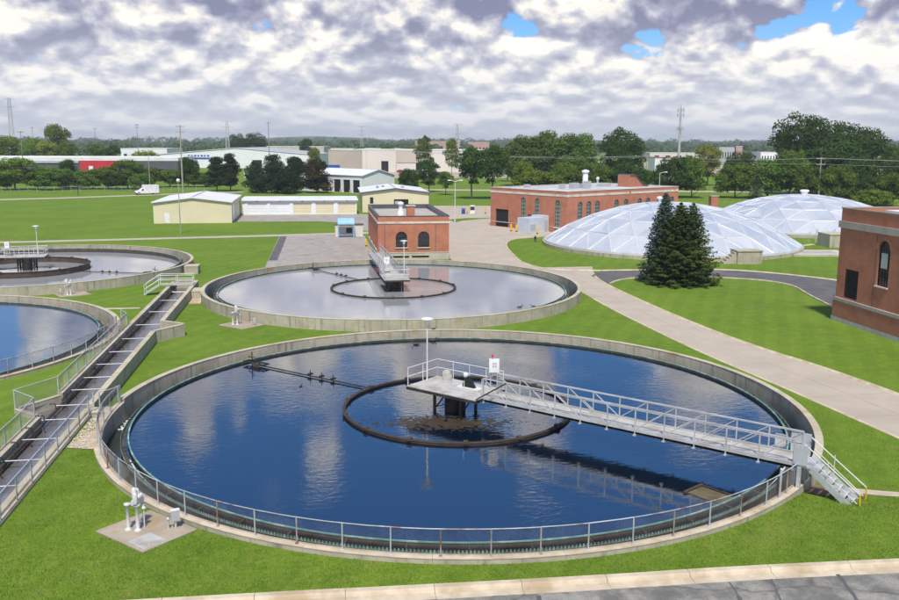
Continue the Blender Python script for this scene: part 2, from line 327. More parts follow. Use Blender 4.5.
# ------------------------------------------------------------------ mesh helpers
class MB:
    def __init__(s): s.v = []; s.f = []; s.sm = []
    def add(s, vs, fs, smooth=False):
        o = len(s.v); s.v += [tuple(q) for q in vs]; s.f += [tuple(i+o for i in f) for f in fs]; s.sm += [smooth]*len(fs); return s
    def box(s, x0, x1, y0, y1, z0, z1, M=None, bev=0):
        vs = [Vector(q) for q in ((x0,y0,z0),(x1,y0,z0),(x1,y1,z0),(x0,y1,z0),(x0,y0,z1),(x1,y0,z1),(x1,y1,z1),(x0,y1,z1))]
        if M: vs = [M @ q for q in vs]
        return s.add(vs, [(0,3,2,1),(4,5,6,7),(0,1,5,4),(1,2,6,5),(2,3,7,6),(3,0,4,7)])
    def tube(s, a, b, r, r2=None, n=6, caps=True):
        a, b = Vector(a), Vector(b); r2 = r if r2 is None else r2
        d = (b-a).normalized(); t = Vector((0,0,1)) if abs(d.z) < .95 else Vector((1,0,0)); u = d.cross(t).normalized(); w = d.cross(u)
        vs = []
        for p, rr in ((a, r), (b, r2)):
            for i in range(n):
                g = 2*PI*(i+.5)/n; vs.append(p + u*(rr*math.cos(g)) + w*(rr*math.sin(g)))
        fs = [(i, (i+1) % n, n+(i+1) % n, n+i) for i in range(n)]
        s.add(vs, fs, n > 5)
        if caps: s.add(vs, [tuple(range(n-1, -1, -1)), tuple(range(n, 2*n))])
        return s
    def path(s, pts, r, n=6):
        for a, b in zip(pts, pts[1:]): s.tube(a, b, r, n=n, caps=True)
        return s
    def bar(s, a, b, w, h):          # rectangular bar, w across, h in the upright sense
        a, b = Vector(a), Vector(b); d = (b-a).normalized(); t = Vector((0,0,1)) if abs(d.z) < .98 else Vector((0,1,0))
        u = d.cross(t).normalized(); k = u.cross(d).normalized(); vs = []
        for p in (a, b):
            for i, j in ((-1,-1),(1,-1),(1,1),(-1,1)): vs.append(p + u*(i*w/2) + k*(j*h/2))
        return s.add(vs, [(0,1,5,4),(1,2,6,5),(2,3,7,6),(3,0,4,7),(3,2,1,0),(4,5,6,7)])
    def ring(s, cx, cy, r0, r1, z0, z1, a0=0., a1=2*PI, n=96, smooth=True):
        full = abs(a1-a0-2*PI) < 1e-6; k = n if full else n+1; vs = []
        for i in range(k):
            g = a0+(a1-a0)*i/n; c, q = math.cos(g), math.sin(g)
            vs += [(cx+r0*c, cy+r0*q, z0), (cx+r1*c, cy+r1*q, z0), (cx+r1*c, cy+r1*q, z1), (cx+r0*c, cy+r0*q, z1)]
        for e, (p, q) in enumerate(((1,2),(3,0))):     # outer and inner curved faces: smooth
            s.add(vs, [(4*i+p, 4*((i+1) % k)+p, 4*((i+1) % k)+q, 4*i+q) for i in range(n)], smooth)
        s.add(vs, [(4*i+2, 4*((i+1) % k)+2, 4*((i+1) % k)+3, 4*i+3) for i in range(n)])
        s.add(vs, [(4*i, 4*((i+1) % k), 4*((i+1) % k)+1, 4*i+1) for i in range(n)])
        if not full: s.add(vs[:4], [(0,1,2,3)]); s.add(vs[-4:], [(3,2,1,0)])
        return s
    def disc(s, cx, cy, r, z, n=96):
        return s.add([(cx, cy, z)]+[(cx+r*math.cos(2*PI*i/n), cy+r*math.sin(2*PI*i/n), z) for i in range(n)], [(0, 1+i, 1+(i+1) % n) for i in range(n)])
    def lathe(s, prof, n=16, c=(0,0,0)):
        vs = []
        for r, z in prof:
            for i in range(n): g = 2*PI*i/n; vs.append((c[0]+r*math.cos(g), c[1]+r*math.sin(g), c[2]+z))
        fs = [(j*n+i, j*n+(i+1) % n, (j+1)*n+(i+1) % n, (j+1)*n+i) for j in range(len(prof)-1) for i in range(n)]
        return s.add(vs, fs, True)
    def prism(s, poly, z0, z1):
        n = len(poly); vs = [(x, y, z0) for x, y in poly]+[(x, y, z1) for x, y in poly]
        return s.add(vs, [tuple(range(n-1, -1, -1)), tuple(range(n, 2*n))]+[(i, (i+1) % n, n+(i+1) % n, n+i) for i in range(n)])
    def mesh(s, name, mat):
        me = bpy.data.meshes.new(name); me.from_pydata(s.v, [], s.f); me.polygons.foreach_set('use_smooth', s.sm)
        me.materials.append(MATS[mat] if isinstance(mat, str) else mat); me.update(); return me
    def build(s, name, mat, parent=None, **kw):
        return link(name, s.mesh(name, mat), parent, **kw)
def link(name, me, parent=None, loc=None, label=None, cat=None, group=None, kind=None):
    o = bpy.data.objects.new(name, me); COL.objects.link(o)
    if parent: o.parent = parent
    if loc is not None: o.location = loc
    tag(o, label, cat, group, kind); return o
def tag(o, label=None, cat=None, group=None, kind=None):
    if label: o['label'] = label
    if cat: o['category'] = cat
    if group: o['group'] = group
    if kind: o['kind'] = kind
    return o
def thing(name, label, cat, loc=(0,0,0), rz=0., group=None):
    o = bpy.data.objects.new(name, None); COL.objects.link(o); o.location = loc; o.rotation_euler = (0, 0, rz); o.empty_display_size = .3
    return tag(o, label, cat, group)
def copy_thing(src, loc, rz=None, label=None, scale=None):
    c = src.copy(); COL.objects.link(c); c.location = loc
    if rz is not None: c.rotation_euler = (0, 0, rz)
    if scale is not None: c.scale = scale
    if label: c['label'] = label
    for ch in list(src.children):
        k = ch.copy(); COL.objects.link(k); k.parent = c
        for g in list(ch.children):
            h = g.copy(); COL.objects.link(h); h.parent = k
    return c
def ss(t): t = max(0., min(1., t)); return t*t*(3-2*t)
def lerp(a, b, t): return a+(b-a)*t

# ------------------------------------------------------------------ ground
def zg(x, y):
    if x < -22.5: r = ss((23.8-y)/3.0)
    else:
        t = max(0., min(1., (x+20)/37.)); y0 = lerp(2.1, -12.5, t); w = lerp(2.0, 6.0, t)
        r = ss((y0-y)/w)
    return .6*r*ss((170-math.hypot(x+8, y))/60.)
TANKS = {'t1': (0., 0.), 't2': (0., 44.35), 't3': (-44.4, 22.3), 't4': (-44.2, 66.4)}
RT = 20.13
NOTCH_L = [(-23.6, .4), (-25.4, 2.2), (-23.6, 4.7)]
NOTCH_R = [(-21.5, 22.7), (-19.4, 25.2), (-21.5, 26.7)]
CH_POLY = [(-23.75, -18.6), (-21.35, -18.6), (-21.35, 22.8), (-19.6, 25.2), (-21.35, 26.6), (-21.35, 49.2), (-23.75, 49.2), (-23.75, 4.6), (-25.2, 2.2), (-23.75, .5)]
def in_poly(x, y, poly):
    c = False; n = len(poly)
    for i in range(n):
        x1, y1 = poly[i]; x2, y2 = poly[i-1]
        if (y1 > y) != (y2 > y) and x < (x2-x1)*(y-y1)/(y2-y1)+x1: c = not c
    return c
def make_ground():
    pts = []; edges = []
    def loop(ps):
        o = len(pts); pts.extend(Vector(p) for p in ps); n = len(ps); edges.extend((o+i, o+(i+1) % n) for i in range(n))
    B = 9000.
    loop([(-B, -B), (B, -B), (B, B), (-B, B)])
    for cx, cy in TANKS.values(): loop([(cx+20.*math.cos(2*PI*i/72), cy+20.*math.sin(2*PI*i/72)) for i in range(72)])
    sub = []
    for p, q in zip(CH_POLY, CH_POLY[1:]+CH_POLY[:1]):
        k = max(1, int(math.dist(p, q)/1.5)); sub += [(lerp(p[0], q[0], i/k), lerp(p[1], q[1], i/k)) for i in range(k)]
    loop(sub)
    for i in range(66):
        for j in range(66):
            x, y = -85+2*i+.31, -46+2*j+.17
            if any(abs(math.hypot(x-cx, y-cy)-20.) < .7 or math.hypot(x-cx, y-cy) < 20 for cx, cy in TANKS.values()): continue
            if -25.9 < x < -20.4 and -44 < y < 50: continue
            pts.append(Vector((x, y)))
    for k, rr in ((60, 150.), (60, 300.), (48, 700.), (48, 1800.), (40, 4500.)):
        for i in range(k): pts.append(Vector((rr*math.cos(2*PI*i/k+.1), 40+rr*math.sin(2*PI*i/k+.1))))
    vo, eo, fo, _, _, _ = mgeo.delaunay_2d_cdt(pts, edges, [], 0, 1e-4)
    fs = []
    for f in fo:
        cx = sum(vo[i].x for i in f)/len(f); cy = sum(vo[i].y for i in f)/len(f)
        if any(math.hypot(cx-a, cy-b) < 19.9 for a, b in TANKS.values()) or in_poly(cx, cy, CH_POLY): continue
        fs.append(tuple(f))
    me = bpy.data.meshes.new('lawn_ground'); me.from_pydata([(p.x, p.y, zg(p.x, p.y)) for p in vo], [], fs); me.materials.append(MATS['lawn']); me.update()
    if me.polygons[0].normal.z < 0: me.flip_normals()
    return link('ground', me, kind='structure')
make_ground()

def strip(a, b, m):           # points of two polylines resampled to m rows
    def rs(p):
        L = [0]
        for q, r in zip(p, p[1:]): L.append(L[-1]+math.dist(q, r))
        o = []
        for i in range(m):
            t = L[-1]*i/(m-1)
            for k in range(len(p)-1):
                if t <= L[k+1]+1e-9: u = (t-L[k])/(L[k+1]-L[k]); o.append((lerp(p[k][0], p[k+1][0], u), lerp(p[k][1], p[k+1][1], u))); break
        return o
    return rs(a), rs(b)
def smooth_line(p, it=2):
    for _ in range(it):
        q = [p[0]]
        for a, b in zip(p, p[1:]): q += [(a[0]*.75+b[0]*.25, a[1]*.75+b[1]*.25), (a[0]*.25+b[0]*.75, a[1]*.25+b[1]*.75)]
        p = q+[p[-1]]
    return p
def sheet(name, polys, mat, z=.004, parent=None, **kw):
    mb = MB()
    for poly in polys: mb.add([(x, y, zg(x, y)+z) for x, y in poly], [tuple(range(len(poly)))])
    o = mb.build(name, mat, parent, **kw)
    bm = bmesh.new(); bm.from_mesh(o.data); bmesh.ops.triangulate(bm, faces=bm.faces[:]); bmesh.ops.recalc_face_normals(bm, faces=bm.faces[:])
    for f in bm.faces:
        if f.normal.z < 0: f.normal_flip()
    bm.to_mesh(o.data); bm.free(); return o
def kerb(name, line, w=.30, h=.13, seg=3.0, side=1, mat='kerb', gutter=0., zoff=0.):
    """kerb stones laid along a polyline, one object for each cast length"""
    root = tag(bpy.data.objects.new(name, None), kind='structure'); COL.objects.link(root)
    L = [0.]
    for a, b in zip(line, line[1:]): L.append(L[-1]+math.dist(a, b))
    def at(t):
        t = max(0, min(L[-1], t))
        for k in range(len(line)-1):
            if t <= L[k+1]+1e-9:
                u = (t-L[k])/max(1e-9, L[k+1]-L[k]); a, b = line[k], line[k+1]
                d = Vector((b[0]-a[0], b[1]-a[1])).normalized(); return Vector((lerp(a[0], b[0], u), lerp(a[1], b[1], u))), Vector((-d.y, d.x))*side
    t = 0.
    while t < L[-1]-.05:
        e = min(L[-1], t+seg); mb = MB(); vs = []; k = max(2, int((e-t)/1.0)+1)
        for i in range(k):
            p, nn = at(t+.008+(e-t-.016)*i/(k-1)); z = zg(p.x, p.y)+zoff+random.uniform(-.003, .003)
            row = [(0, -.25), (0, h-.03), (.03, h), (w-.06, h), (w, h-.06), (w+.04, .015)]
            if gutter: row += [(w+gutter, .012), (w+gutter, -.2)]
            else: row += [(w+.04, -.2)]
            vs += [(p.x+nn.x*a, p.y+nn.y*a, z+b) for a, b in row]
        r = len(row)
        mb.add(vs, [(i*r+j, i*r+j+1, (i+1)*r+j+1, (i+1)*r+j) for i in range(k-1) for j in range(r-1)])
        mb.add(vs[:r], [tuple(range(r))]); mb.add(vs[-r:], [tuple(range(r-1, -1, -1))])
        o = mb.build('kerb_stone', mat, root)
        bm = bmesh.new(); bm.from_mesh(o.data); bmesh.ops.recalc_face_normals(bm, faces=bm.faces[:]); bm.to_mesh(o.data); bm.free()
        t = e
    return root

# main concrete road east of the tanks: slabs between two edges
road_w = smooth_line([(20.2, -2.), (22.7, 1.2), (22.3, 6.), (21.5, 12.2), (21.0, 19.4), (20.2, 34.5), (20.4, 44.), (18.5, 56.), (12.5, 68.)], 2)
road_w = smooth_line([(25.5, -34.), (24.6, -18.), (23.4, -5.), (22.6, 3.), (21.5, 12.2), (21.0, 19.4), (20.3, 34.5), (20.6, 45.), (20.4, 56.), (20.4, 62.)], 2)
road_e = smooth_line([(31.5, -34.), (31.0, -18.), (29.8, -3.), (28.4, 8.), (26.8, 14.), (25.7, 23.), (25.1, 35.8), (24.9, 46.8), (25.6, 54.), (27.9, 62.)], 2)
A, Bq = strip(road_w, road_e, 23)
road = tag(bpy.data.objects.new('concrete_road', None), kind='structure'); COL.objects.link(road)
for i in range(22):
    a, b, c, d = Vector(A[i]), Vector(Bq[i]), Vector(Bq[i+1]), Vector(A[i+1])
    for t0, t1 in ((0, .5), (.5, 1)):
        p = [a.lerp(b, t0), a.lerp(b, t1), d.lerp(c, t1), d.lerp(c, t0)]; cen = sum(p, Vector((0, 0)))/4
        q = [v+(cen-v).normalized()*.02 for v in p]; z = .012+random.uniform(-.002, .002)
        mb = MB(); mb.add([(v.x, v.y, zg(v.x, v.y)-.1) for v in q]+[(v.x, v.y, zg(v.x, v.y)+z) for v in q], [(4,5,6,7),(0,1,5,4),(1,2,6,5),(2,3,7,6),(3,0,4,7)])
        mb.build('slab', 'road', road)
sheet('road_base', [A+Bq[::-1]], 'asphalt', .003, kind='structure')
# yard round the pump house and up to the main building
sheet('concrete_yard', [[(20.4, 60.), (27.9, 58.4), (21.6, 59.8), (20.6, 61.5), (19.6, 66.), (19.9, 72.), (21.5, 87.5), (24.5, 96.), (33., 101.), (36.2, 104.9), (27.7, 119.5), (30., 136.), (34., 150.), (40., 176.), (22., 178.), (18.5, 158.), (18.2, 152.),
       (19., 138.), (11.2, 128.), (10.6, 100.), (10.4, 71.), (11.0, 63.5), (16., 60.5)]], 'road', .008, kind='structure')
# pale worn lot west of the pump house and the lot in front of the storage row
sheet('worn_lot', [[(-14.9, 66.5), (-14.6, 105.2), (-13.8, 106.5), (.1, 106.), (.1, 66.), (-3., 65.2), (-9., 65.6)]], 'asphalt_worn', .008, kind='structure')
sheet('tar_strip', [[(-14.8, 73.), (-14.5, 105.), (-13.3, 105.), (-13.6, 73.)]], 'asphalt', .012, kind='structure')
sheet('storage_lot', [[(-25., 135.5), (-25., 152.7), (18., 152.), (18.2, 134.), (11., 126.), (11., 108.), (2., 112.), (-2., 118.), (-3., 131.), (-8., 134.5)]], 'asphalt_worn', .008, kind='structure')
sheet('garden_path', [smooth_line([(-160., 95.), (-58.9, 101.7), (-36.1, 105.), (-11.1, 109.), (2., 112.)], 1)+smooth_line([(2., 108.), (-11.1, 105.9), (-36., 102.3), (-58.9, 98.9), (-160., 92.)], 1)], 'road', .010, kind='structure')
sheet('far_drive', [smooth_line([(-220., 183.), (-95., 213.), (-62., 233.), (-45., 245.), (-20., 252.), (20., 262.)], 2)+smooth_line([(20., 257.), (-20., 247.), (-43., 240.5), (-60., 228.5), (-92., 208.), (-220., 178.)], 2)], 'road', .010, kind='structure')
sheet('far_street', [[(24., 262.), (60., 255.), (170., 236.), (330., 214.), (330., 205.), (170., 227.), (60., 246.), (24., 254.)]], 'road', .010, kind='structure')
# asphalt branch road past the spruces to the east building
br_n = smooth_line([(27.9, 58.15), (34., 58.1), (42.8, 57.7), (47.9, 54.9), (53.8, 47.1), (56., 40.)], 2)
br_s = smooth_line([(25.6, 47.6), (27.6, 50.3), (31.2, 52.), (39., 51.1), (44.4, 48.2), (46.2, 44.), (44.4, 38.), (42.7, 30.)], 2)
sheet('asphalt_branch_road', [[(25.2, 54.)]+br_n+[(56., 29.), (42.7, 29.)]+br_s[::-1][1:]+[(24.9, 46.8)]], 'asphalt', .016, kind='structure')
kerb('branch_kerb', br_n, .25, .12, 3.2, -1)
kerb('branch_kerb', br_s, .25, .12, 3.2, 1)
kerb('yard_kerb', smooth_line([(27.9, 58.15), (23., 59.2), (20.9, 61.), (19.6, 66.), (19.9, 72.), (21.5, 87.5), (24.5, 96.), (30., 100.)], 2), .25, .12, 3.0, 1)
kerb('east_road_kerb', road_e[:-6], .28, .12, 3.0, 1)
kerb('west_road_kerb', [p for p in road_w if p[1] < 40], .28, .03, 3.0, -1)
# front road at the bottom of the view
fr = smooth_line([(-60., -20.2), (-30., -20.8), (-15., -21.1), (-9.5, -21.25), (-4.6, -21.45), (1.8, -21.64), (7.2, -21.68), (12.5, -21.92), (18., -22.2)], 1)
kerb('front_kerb', fr, .34, .15, 3.1, -1, gutter=.52)
front_line = [(x, y-.84) for x, y in fr]
sheet('front_road', [front_line+[(24.6, -23.1), (24.6, -46.), (-60., -46.)]], 'asphalt_front', .010, kind='structure')
mb = MB()
for x0, x1 in ((6.3, 5.9), (7.9, 7.5), (-.7, -.9), (10.5, 9.9), (13.8, 13.0)):
    p = (x0, -22.58); pr = p
    for k in range(8):
        q = (p[0]+(x1-x0)*.3+random.uniform(-.1, .1), p[1]-.5); w = random.uniform(.02, .085)
        mb.add([(p[0]-w, p[1], zg(*p)+.014), (p[0]+w, p[1], zg(*p)+.014), (q[0]+w, q[1], zg(*q)+.014), (q[0]-w, q[1], zg(*q)+.014)], [(3,2,1,0)]); p = q
mb.build('tar_seal', 'dark_grey', None, kind='stuff')
# foot path and bare earth at the bridge stairs
sheet('stair_path', [smooth_line([(15., -14.3), (16.6, -15.1), (19., -16.4), (23.9, -18.2)], 1)+smooth_line([(23.9, -17.2), (19.2, -15.5), (17., -14.2), (15.9, -13.4)], 1)], 'kerb', .03, kind='structure')
sheet('bare_earth', [[(13.6, -14.8), (14.6, -15.6), (16., -15.6), (17.2, -14.9), (17., -13.9), (15.6, -13.2), (14.2, -13.6)]], 'dirt', .018, kind='structure')
# gravel wedge between channel and front tank
gv = [(-20.95, -4.6), (-20.9, 1.), (-20.25, 1.), (-19.9, -.8), (-19.75, -3.7), (-19.5, -5.)]
sheet('gravel_bed', [gv], 'gravel_base', .03, kind='structure')
def pebbles():
    rnd = random.Random(3); mb = MB()
    for _ in range(2600):
        x, y = rnd.uniform(-21, -19.4), rnd.uniform(-5, 1)
        if not in_poly(x, y, gv): continue
        r = rnd.uniform(.018, .045); z = zg(x, y)+.03; g = rnd.uniform(0, 6)
        vs = [(x, y, z+r*.9)]+[(x+r*math.cos(g+k*1.26)*rnd.uniform(.7, 1.2), y+r*math.sin(g+k*1.26)*rnd.uniform(.7, 1.2), z+r*.25) for k in range(5)]
        mb.add(vs, [(0, 1+k, 1+(k+1) % 5) for k in range(5)])
    mb.build('gravel', 'stone_pebble', None, label='pale pebble gravel between channel and tank wall', cat='gravel', kind='stuff')
pebbles()

# ------------------------------------------------------------------ clarifier tanks
def chain_link(name, pathf, length, z0f, h, parent, d=.085, r=.0028):
    mb = MB(); n = int(length/d)
    for sgn in (1, -1):
        for i in range(-int(h/d), n+int(h/d)):
            pts = []
            for k in range(6):
                s = i*d+sgn*h*k/5.; 
                if 0 <= s <= length: p = pathf(s); pts.append(Vector((p[0], p[1], z0f(p[0], p[1])+h*k/5.)))
            for a, b in zip(pts, pts[1:]):
                t = (b-a).normalized(); u = t.cross(Vector((0, 0, 1))); u = u.normalized()*r if u.length > 1e-6 else Vector((r, 0, 0)); w = t.cross(u).normalized()*r
                mb.add([a+w, a-w*.5+u*.87, a-w*.5-u*.87, b+w, b-w*.5+u*.87, b-w*.5-u*.87], [(0,1,4,3),(1,2,5,4),(2,0,3,5)])
    return mb.build(name, 'chain_link', parent)
def arc_fence(root, cx, cy, rr, a0, a1, zb, n, h=1.09, rust=.35, mesh_to=None):
    rnd = random.Random(int(cx)+5)
    pts = [(cx+rr*math.cos(a0+(a1-a0)*i/n), cy+rr*math.sin(a0+(a1-a0)*i/n)) for i in range(n+1)]
    for i, p in enumerate(pts):
        mb = MB(); mb.tube((p[0], p[1], zb-.02), (p[0], p[1], zb+h), .030 if 0 < i < n else .042, n=8)
        mb.box(p[0]-.07, p[0]+.07, p[1]-.07, p[1]+.07, zb, zb+.015)
        mb.build('fence_post', 'galv_rust' if rnd.random() < rust else 'galvanised', root)
    for i in range(n):
        k = 4; mb = MB()
        q = [(cx+rr*math.cos(a0+(a1-a0)*(i+j/k)/n), cy+rr*math.sin(a0+(a1-a0)*(i+j/k)/n), zb+h-.01+rnd.uniform(-.004, .004)) for j in range(k+1)]
        mb.path(q, .026, 6); mb.build('top_rail', 'galv_rail' if rnd.random() < .72 else 'galvanised', root)
    ln = abs(a1-a0)*rr; sg = 1 if a1 > a0 else -1
    chain_link('chain_link_mesh', lambda s: (cx+(rr-.03)*math.cos(a0+sg*s/rr), cy+(rr-.03)*math.sin(a0+sg*s/rr)), ln, lambda x, y: zb+.04, h-.07, root)
def line_fence(root, pts, h, zf, posts=None, step=1.9, rust=.15, seed=1):
    rnd = random.Random(seed)
    for a, b in zip(pts, pts[1:]):
        L = math.dist(a, b); n = max(1, round(L/step)); pf = lambda s, a=a, b=b, L=L: (lerp(a[0], b[0], s/L), lerp(a[1], b[1], s/L))
        for i in range(n+1):
            if i == 0 and a is not pts[0]: continue
            p = pf(L*i/n); z = zf(*p); big = i in (0, n)
            MB().tube((p[0], p[1], z-.02), (p[0], p[1], z+h), .042 if big else .03, n=8).build('fence_post', 'galv_rust' if rnd.random() < rust and not big else 'galvanised', root)
        mb = MB(); k = n
        for i in range(k):
            p, q = pf(L*i/k), pf(L*(i+1)/k)
            MB().tube((p[0], p[1], zf(*p)+h-.02), (q[0], q[1], zf(*q)+h-.02), .028, n=6).build('top_rail', 'galvanised', root)
        chain_link('chain_link_mesh', pf, L, lambda x, y: zf(x, y)+.03, h-.08, root)

ZR, ZW, ZL = 1.05, .52, .83
def tank(key, label, low=None, water=ZW, wmat='water', nteeth=760, ring_h=.16, ring_r=6.7, seg=24):
    cx, cy = TANKS[key]
    root = thing('clarifier_tank', label, 'tank', (cx, cy, 0), 0, 'round clarifier tanks')
    lo = (R(low[0]), R(low[1])) if low else None
    arcs = []
    if lo:
        arcs.append((lo[0], lo[1], ZL, 'low')); arcs.append((lo[1], lo[0]+2*PI, ZR, 'high'))
    else: arcs.append((R(3), R(363), ZR, 'high'))
    for a0, a1, zt, kd in arcs:
        k = max(1, round((a1-a0)/(2*PI/seg)))
        for i in range(k):
            b0, b1 = a0+(a1-a0)*i/k+.0003, a0+(a1-a0)*(i+1)/k-.0003
            MB().ring(0, 0, RT-.36, RT, -.9, zt-.03, b0, b1, 10).build('wall_panel', 'concrete', root)
            MB().ring(0, 0, RT-.385, RT+.02, zt-.03, zt, b0, b1, 10).build('wall_coping', 'concrete_top' if kd == 'high' else 'kerb', root)
    MB().ring(0, 0, 18.85, RT-.36, -1.0, -.62, n=96).build('launder_floor', 'concrete_dark', root)
    MB().ring(0, 0, 18.86, RT-.362, -.6, -.33, n=96).build('launder_water', 'water_launder', root)
    MB().ring(0, 0, 18.60, 18.84, -1.2, .34, n=128).build('launder_wall', 'concrete_dark', root)
    # notched weir plate: a plain plate with trapezoid teeth standing on it
    mb = MB(); n = nteeth; rw = 18.85; zb, z1, z2 = .16, .40, .545
    for i in range(n):
        a, b = 2*PI*i/n, 2*PI*(i+1)/n; q = (b-a)
        def P(t, r, z): return (r*math.cos(a+q*t), r*math.sin(a+q*t), z)
        for r0 in (rw, rw+.012):
            pass
        vs = []
        for r0 in (rw, rw+.012): vs += [P(0, r0, zb), P(1, r0, zb), P(1, r0, z1), P(0, r0, z1), P(.14, r0, z1), P(.86, r0, z1), P(.66, r0, z2), P(.34, r0, z2)]
        mb.add(vs, [(12,13,14,15), (7,6,5,4), (15,14,6,7), (14,13,5,6), (12,15,7,4)])
    MB().ring(0, 0, rw, rw+.012, zb, z1, n=128).build('weir_plate', 'black_steel', root)
    mb.build('weir_teeth', 'weir_green', root, kind='stuff')
    MB().ring(0, 0, 18.44, 18.47, .20, .66, n=128).build('scum_baffle', 'dark_rust', root)
    MB().ring(0, 0, 18.42, 18.50, .655, .70, n=128).build('baffle_rim', 'weir_green', root)
    mb = MB()
    for i in range(48):
        g = 2*PI*i/48; c, s_ = math.cos(g), math.sin(g); mb.bar((18.46*c, 18.46*s_, .60), (18.86*c, 18.86*s_, .58), .05, .05)
    mb.build('baffle_bracket', 'dark_rust', root, kind='stuff')
    MB().disc(0, 0, 18.62, water, 128).build('water_surface', wmat, root)
    # feed well ring, hung round the centre pier
    mb = MB(); mb.ring(0, 0, ring_r-.02, ring_r, water-.3, water+ring_h, n=80).ring(0, 0, ring_r-.10, ring_r+.10, water+ring_h-.05, water+ring_h, n=80).ring(0, 0, ring_r, ring_r+.07, water+.01, water+.06, n=80)
    fw = mb.build('feed_well', 'dark_rust', root)
    lug = MB().box(-.12, .16, -.12, .12, -.05, .09).mesh('hanger_lug', 'dark_rust')
    for i in range(14):
        g = 2*PI*(i+.3)/14; o = link('hanger_lug', lug, fw, (ring_r*math.cos(g), ring_r*math.sin(g), water+ring_h)); o.rotation_euler = (0, 0, g)
    return root
T1 = tank('t1', 'large round tank in front with blue water, fence and long diagonal footbridge', (172, 316))
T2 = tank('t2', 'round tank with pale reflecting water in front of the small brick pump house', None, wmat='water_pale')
T3 = tank('t3', 'round tank cut by the left edge, fence round its near side', (-150, 8), wmat='water_mid', nteeth=400)
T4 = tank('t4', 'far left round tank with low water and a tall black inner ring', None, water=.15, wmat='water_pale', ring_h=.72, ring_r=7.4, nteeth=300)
f1 = thing('tank_fence', 'rusty chain link fence curving round the front of the large blue tank', 'fence', (0, 0, 0), 0, 'chain link fences')
arc_fence(f1, 0, 0, RT-.19, R(172.5), R(313.5), ZL, 26)
f3 = thing('tank_fence', 'chain link fence on the near wall of the tank at the left edge', 'fence', (0, 0, 0), 0, 'chain link fences')
arc_fence(f3, TANKS['t3'][0], TANKS['t3'][1], RT-.19, R(6.5), R(-75), ZL, 15, rust=.3)

# outlet boxes joining tanks and channel
def outlet_box(x0, x1, y0, y1, zt, label):
    r = thing('outlet_box', label, 'concrete box', ((x0+x1)/2, (y0+y1)/2, 0), 0, 'concrete outlet boxes')
    w, h = (x1-x0)/2, (y1-y0)/2
    MB().box(-w, w, -h, h, -.6, zt-.06).build('body', 'concrete', r); MB().box(-w-.03, w+.03, -h-.03, h+.03, zt-.06, zt).build('lid', 'concrete_top', r)
outlet_box(-21.13, -20.05, .95, 2.0, .80, 'low concrete box joining front tank to the channel above the gravel')
outlet_box(-21.13, -20.05, 43.2, 45.6, .80, 'concrete box between channel end and the pale tank behind')
outlet_box(-24.35, -22.7, 61.2, 63.4, .98, 'concrete box on the right side of the far left tank')
sheet('outlet_pad', [[(-21.1, 40.2), (-21.1, 43.2), (-20.0, 43.2), (-19.85, 40.2)]], 'kerb', .02, kind='structure')

# ------------------------------------------------------------------ channel
ch = thing('effluent_channel', 'long open concrete channel running between the left and right tanks', 'channel', (-22.5, 0, 0))
ox = 22.5
def wall_run(mat, segs, zt, t, name='channel_wall', zb=-.9, cap='concrete_top', hm=None):
    for (x0, y0), (x1, y1) in segs:
        a, b = Vector((x0+ox, y0)), Vector((x1+ox, y1)); L = (b-a).length; k = max(1, round(L/6.))
        for i in range(k):
            p, q = a.lerp(b, i/k), a.lerp(b, (i+1)/k); d = (q-p).normalized(); p = p+d*.004; q = q-d*.004
            MB().bar((p.x, p.y, (zb+zt-.03)/2), (q.x, q.y, (zb+zt-.03)/2), t, zt-.03-zb).build(name, mat, ch)
            MB().bar((p.x, p.y, zt-.015), (q.x, q.y, zt-.015), t+.03, .03).build('wall_coping', cap, ch)
wall_run('concrete', [((-23.77, -18.6), (-23.77, .45))], .84, .34)
wall_run('concrete_clean', [((-24.05, -18.6), (-24.05, .3))], .70, .20)
wall_run('concrete', [((-23.77, 4.85), (-23.77, 49.2))], .95, .34)
wall_run('concrete', [((-23.75, .5), (-25.42, 2.1)), ((-25.42, 2.35), (-23.75, 4.75))], .86, .28)
wall_run('concrete', [((-21.33, 2.0), (-21.33, 22.6)), ((-21.33, 26.9), (-21.33, 49.2))], 1.0, .36)
wall_run('concrete', [((-21.25, 22.7), (-19.35, 25.1)), ((-19.35, 25.3), (-21.25, 26.8))], 1.0, .32)
wall_run('concrete', [((-21.42, -18.6), (-21.42, 1.7))], .84, .26)
wall_run('concrete_clean', [((-21.15, -18.6), (-21.15, 1.7))], .70, .20, cap='kerb')
wall_run('concrete', [((-23.6, 49.4), (-21.15, 49.4))], 1.0, .34)
wall_run('concrete', [((-23.9, -18.75), (-21.05, -18.75))], .84, .3)
wp = [(-23.62, -18.6), (-21.5, -18.6), (-21.5, 22.8), (-19.5, 25.2), (-21.5, 26.6), (-21.5, 49.3), (-23.62, 49.3), (-23.62, 4.6), (-25.25, 2.2), (-23.62, .5)]
mb = MB(); mb.add([(x+ox, y, .22) for x, y in wp], [tuple(range(len(wp)))]); cw = mb.build('channel_water', 'water_channel', ch)
bm = bmesh.new(); bm.from_mesh(cw.data); bmesh.ops.triangulate(bm, faces=bm.faces[:]); bm.to_mesh(cw.data); bm.free()
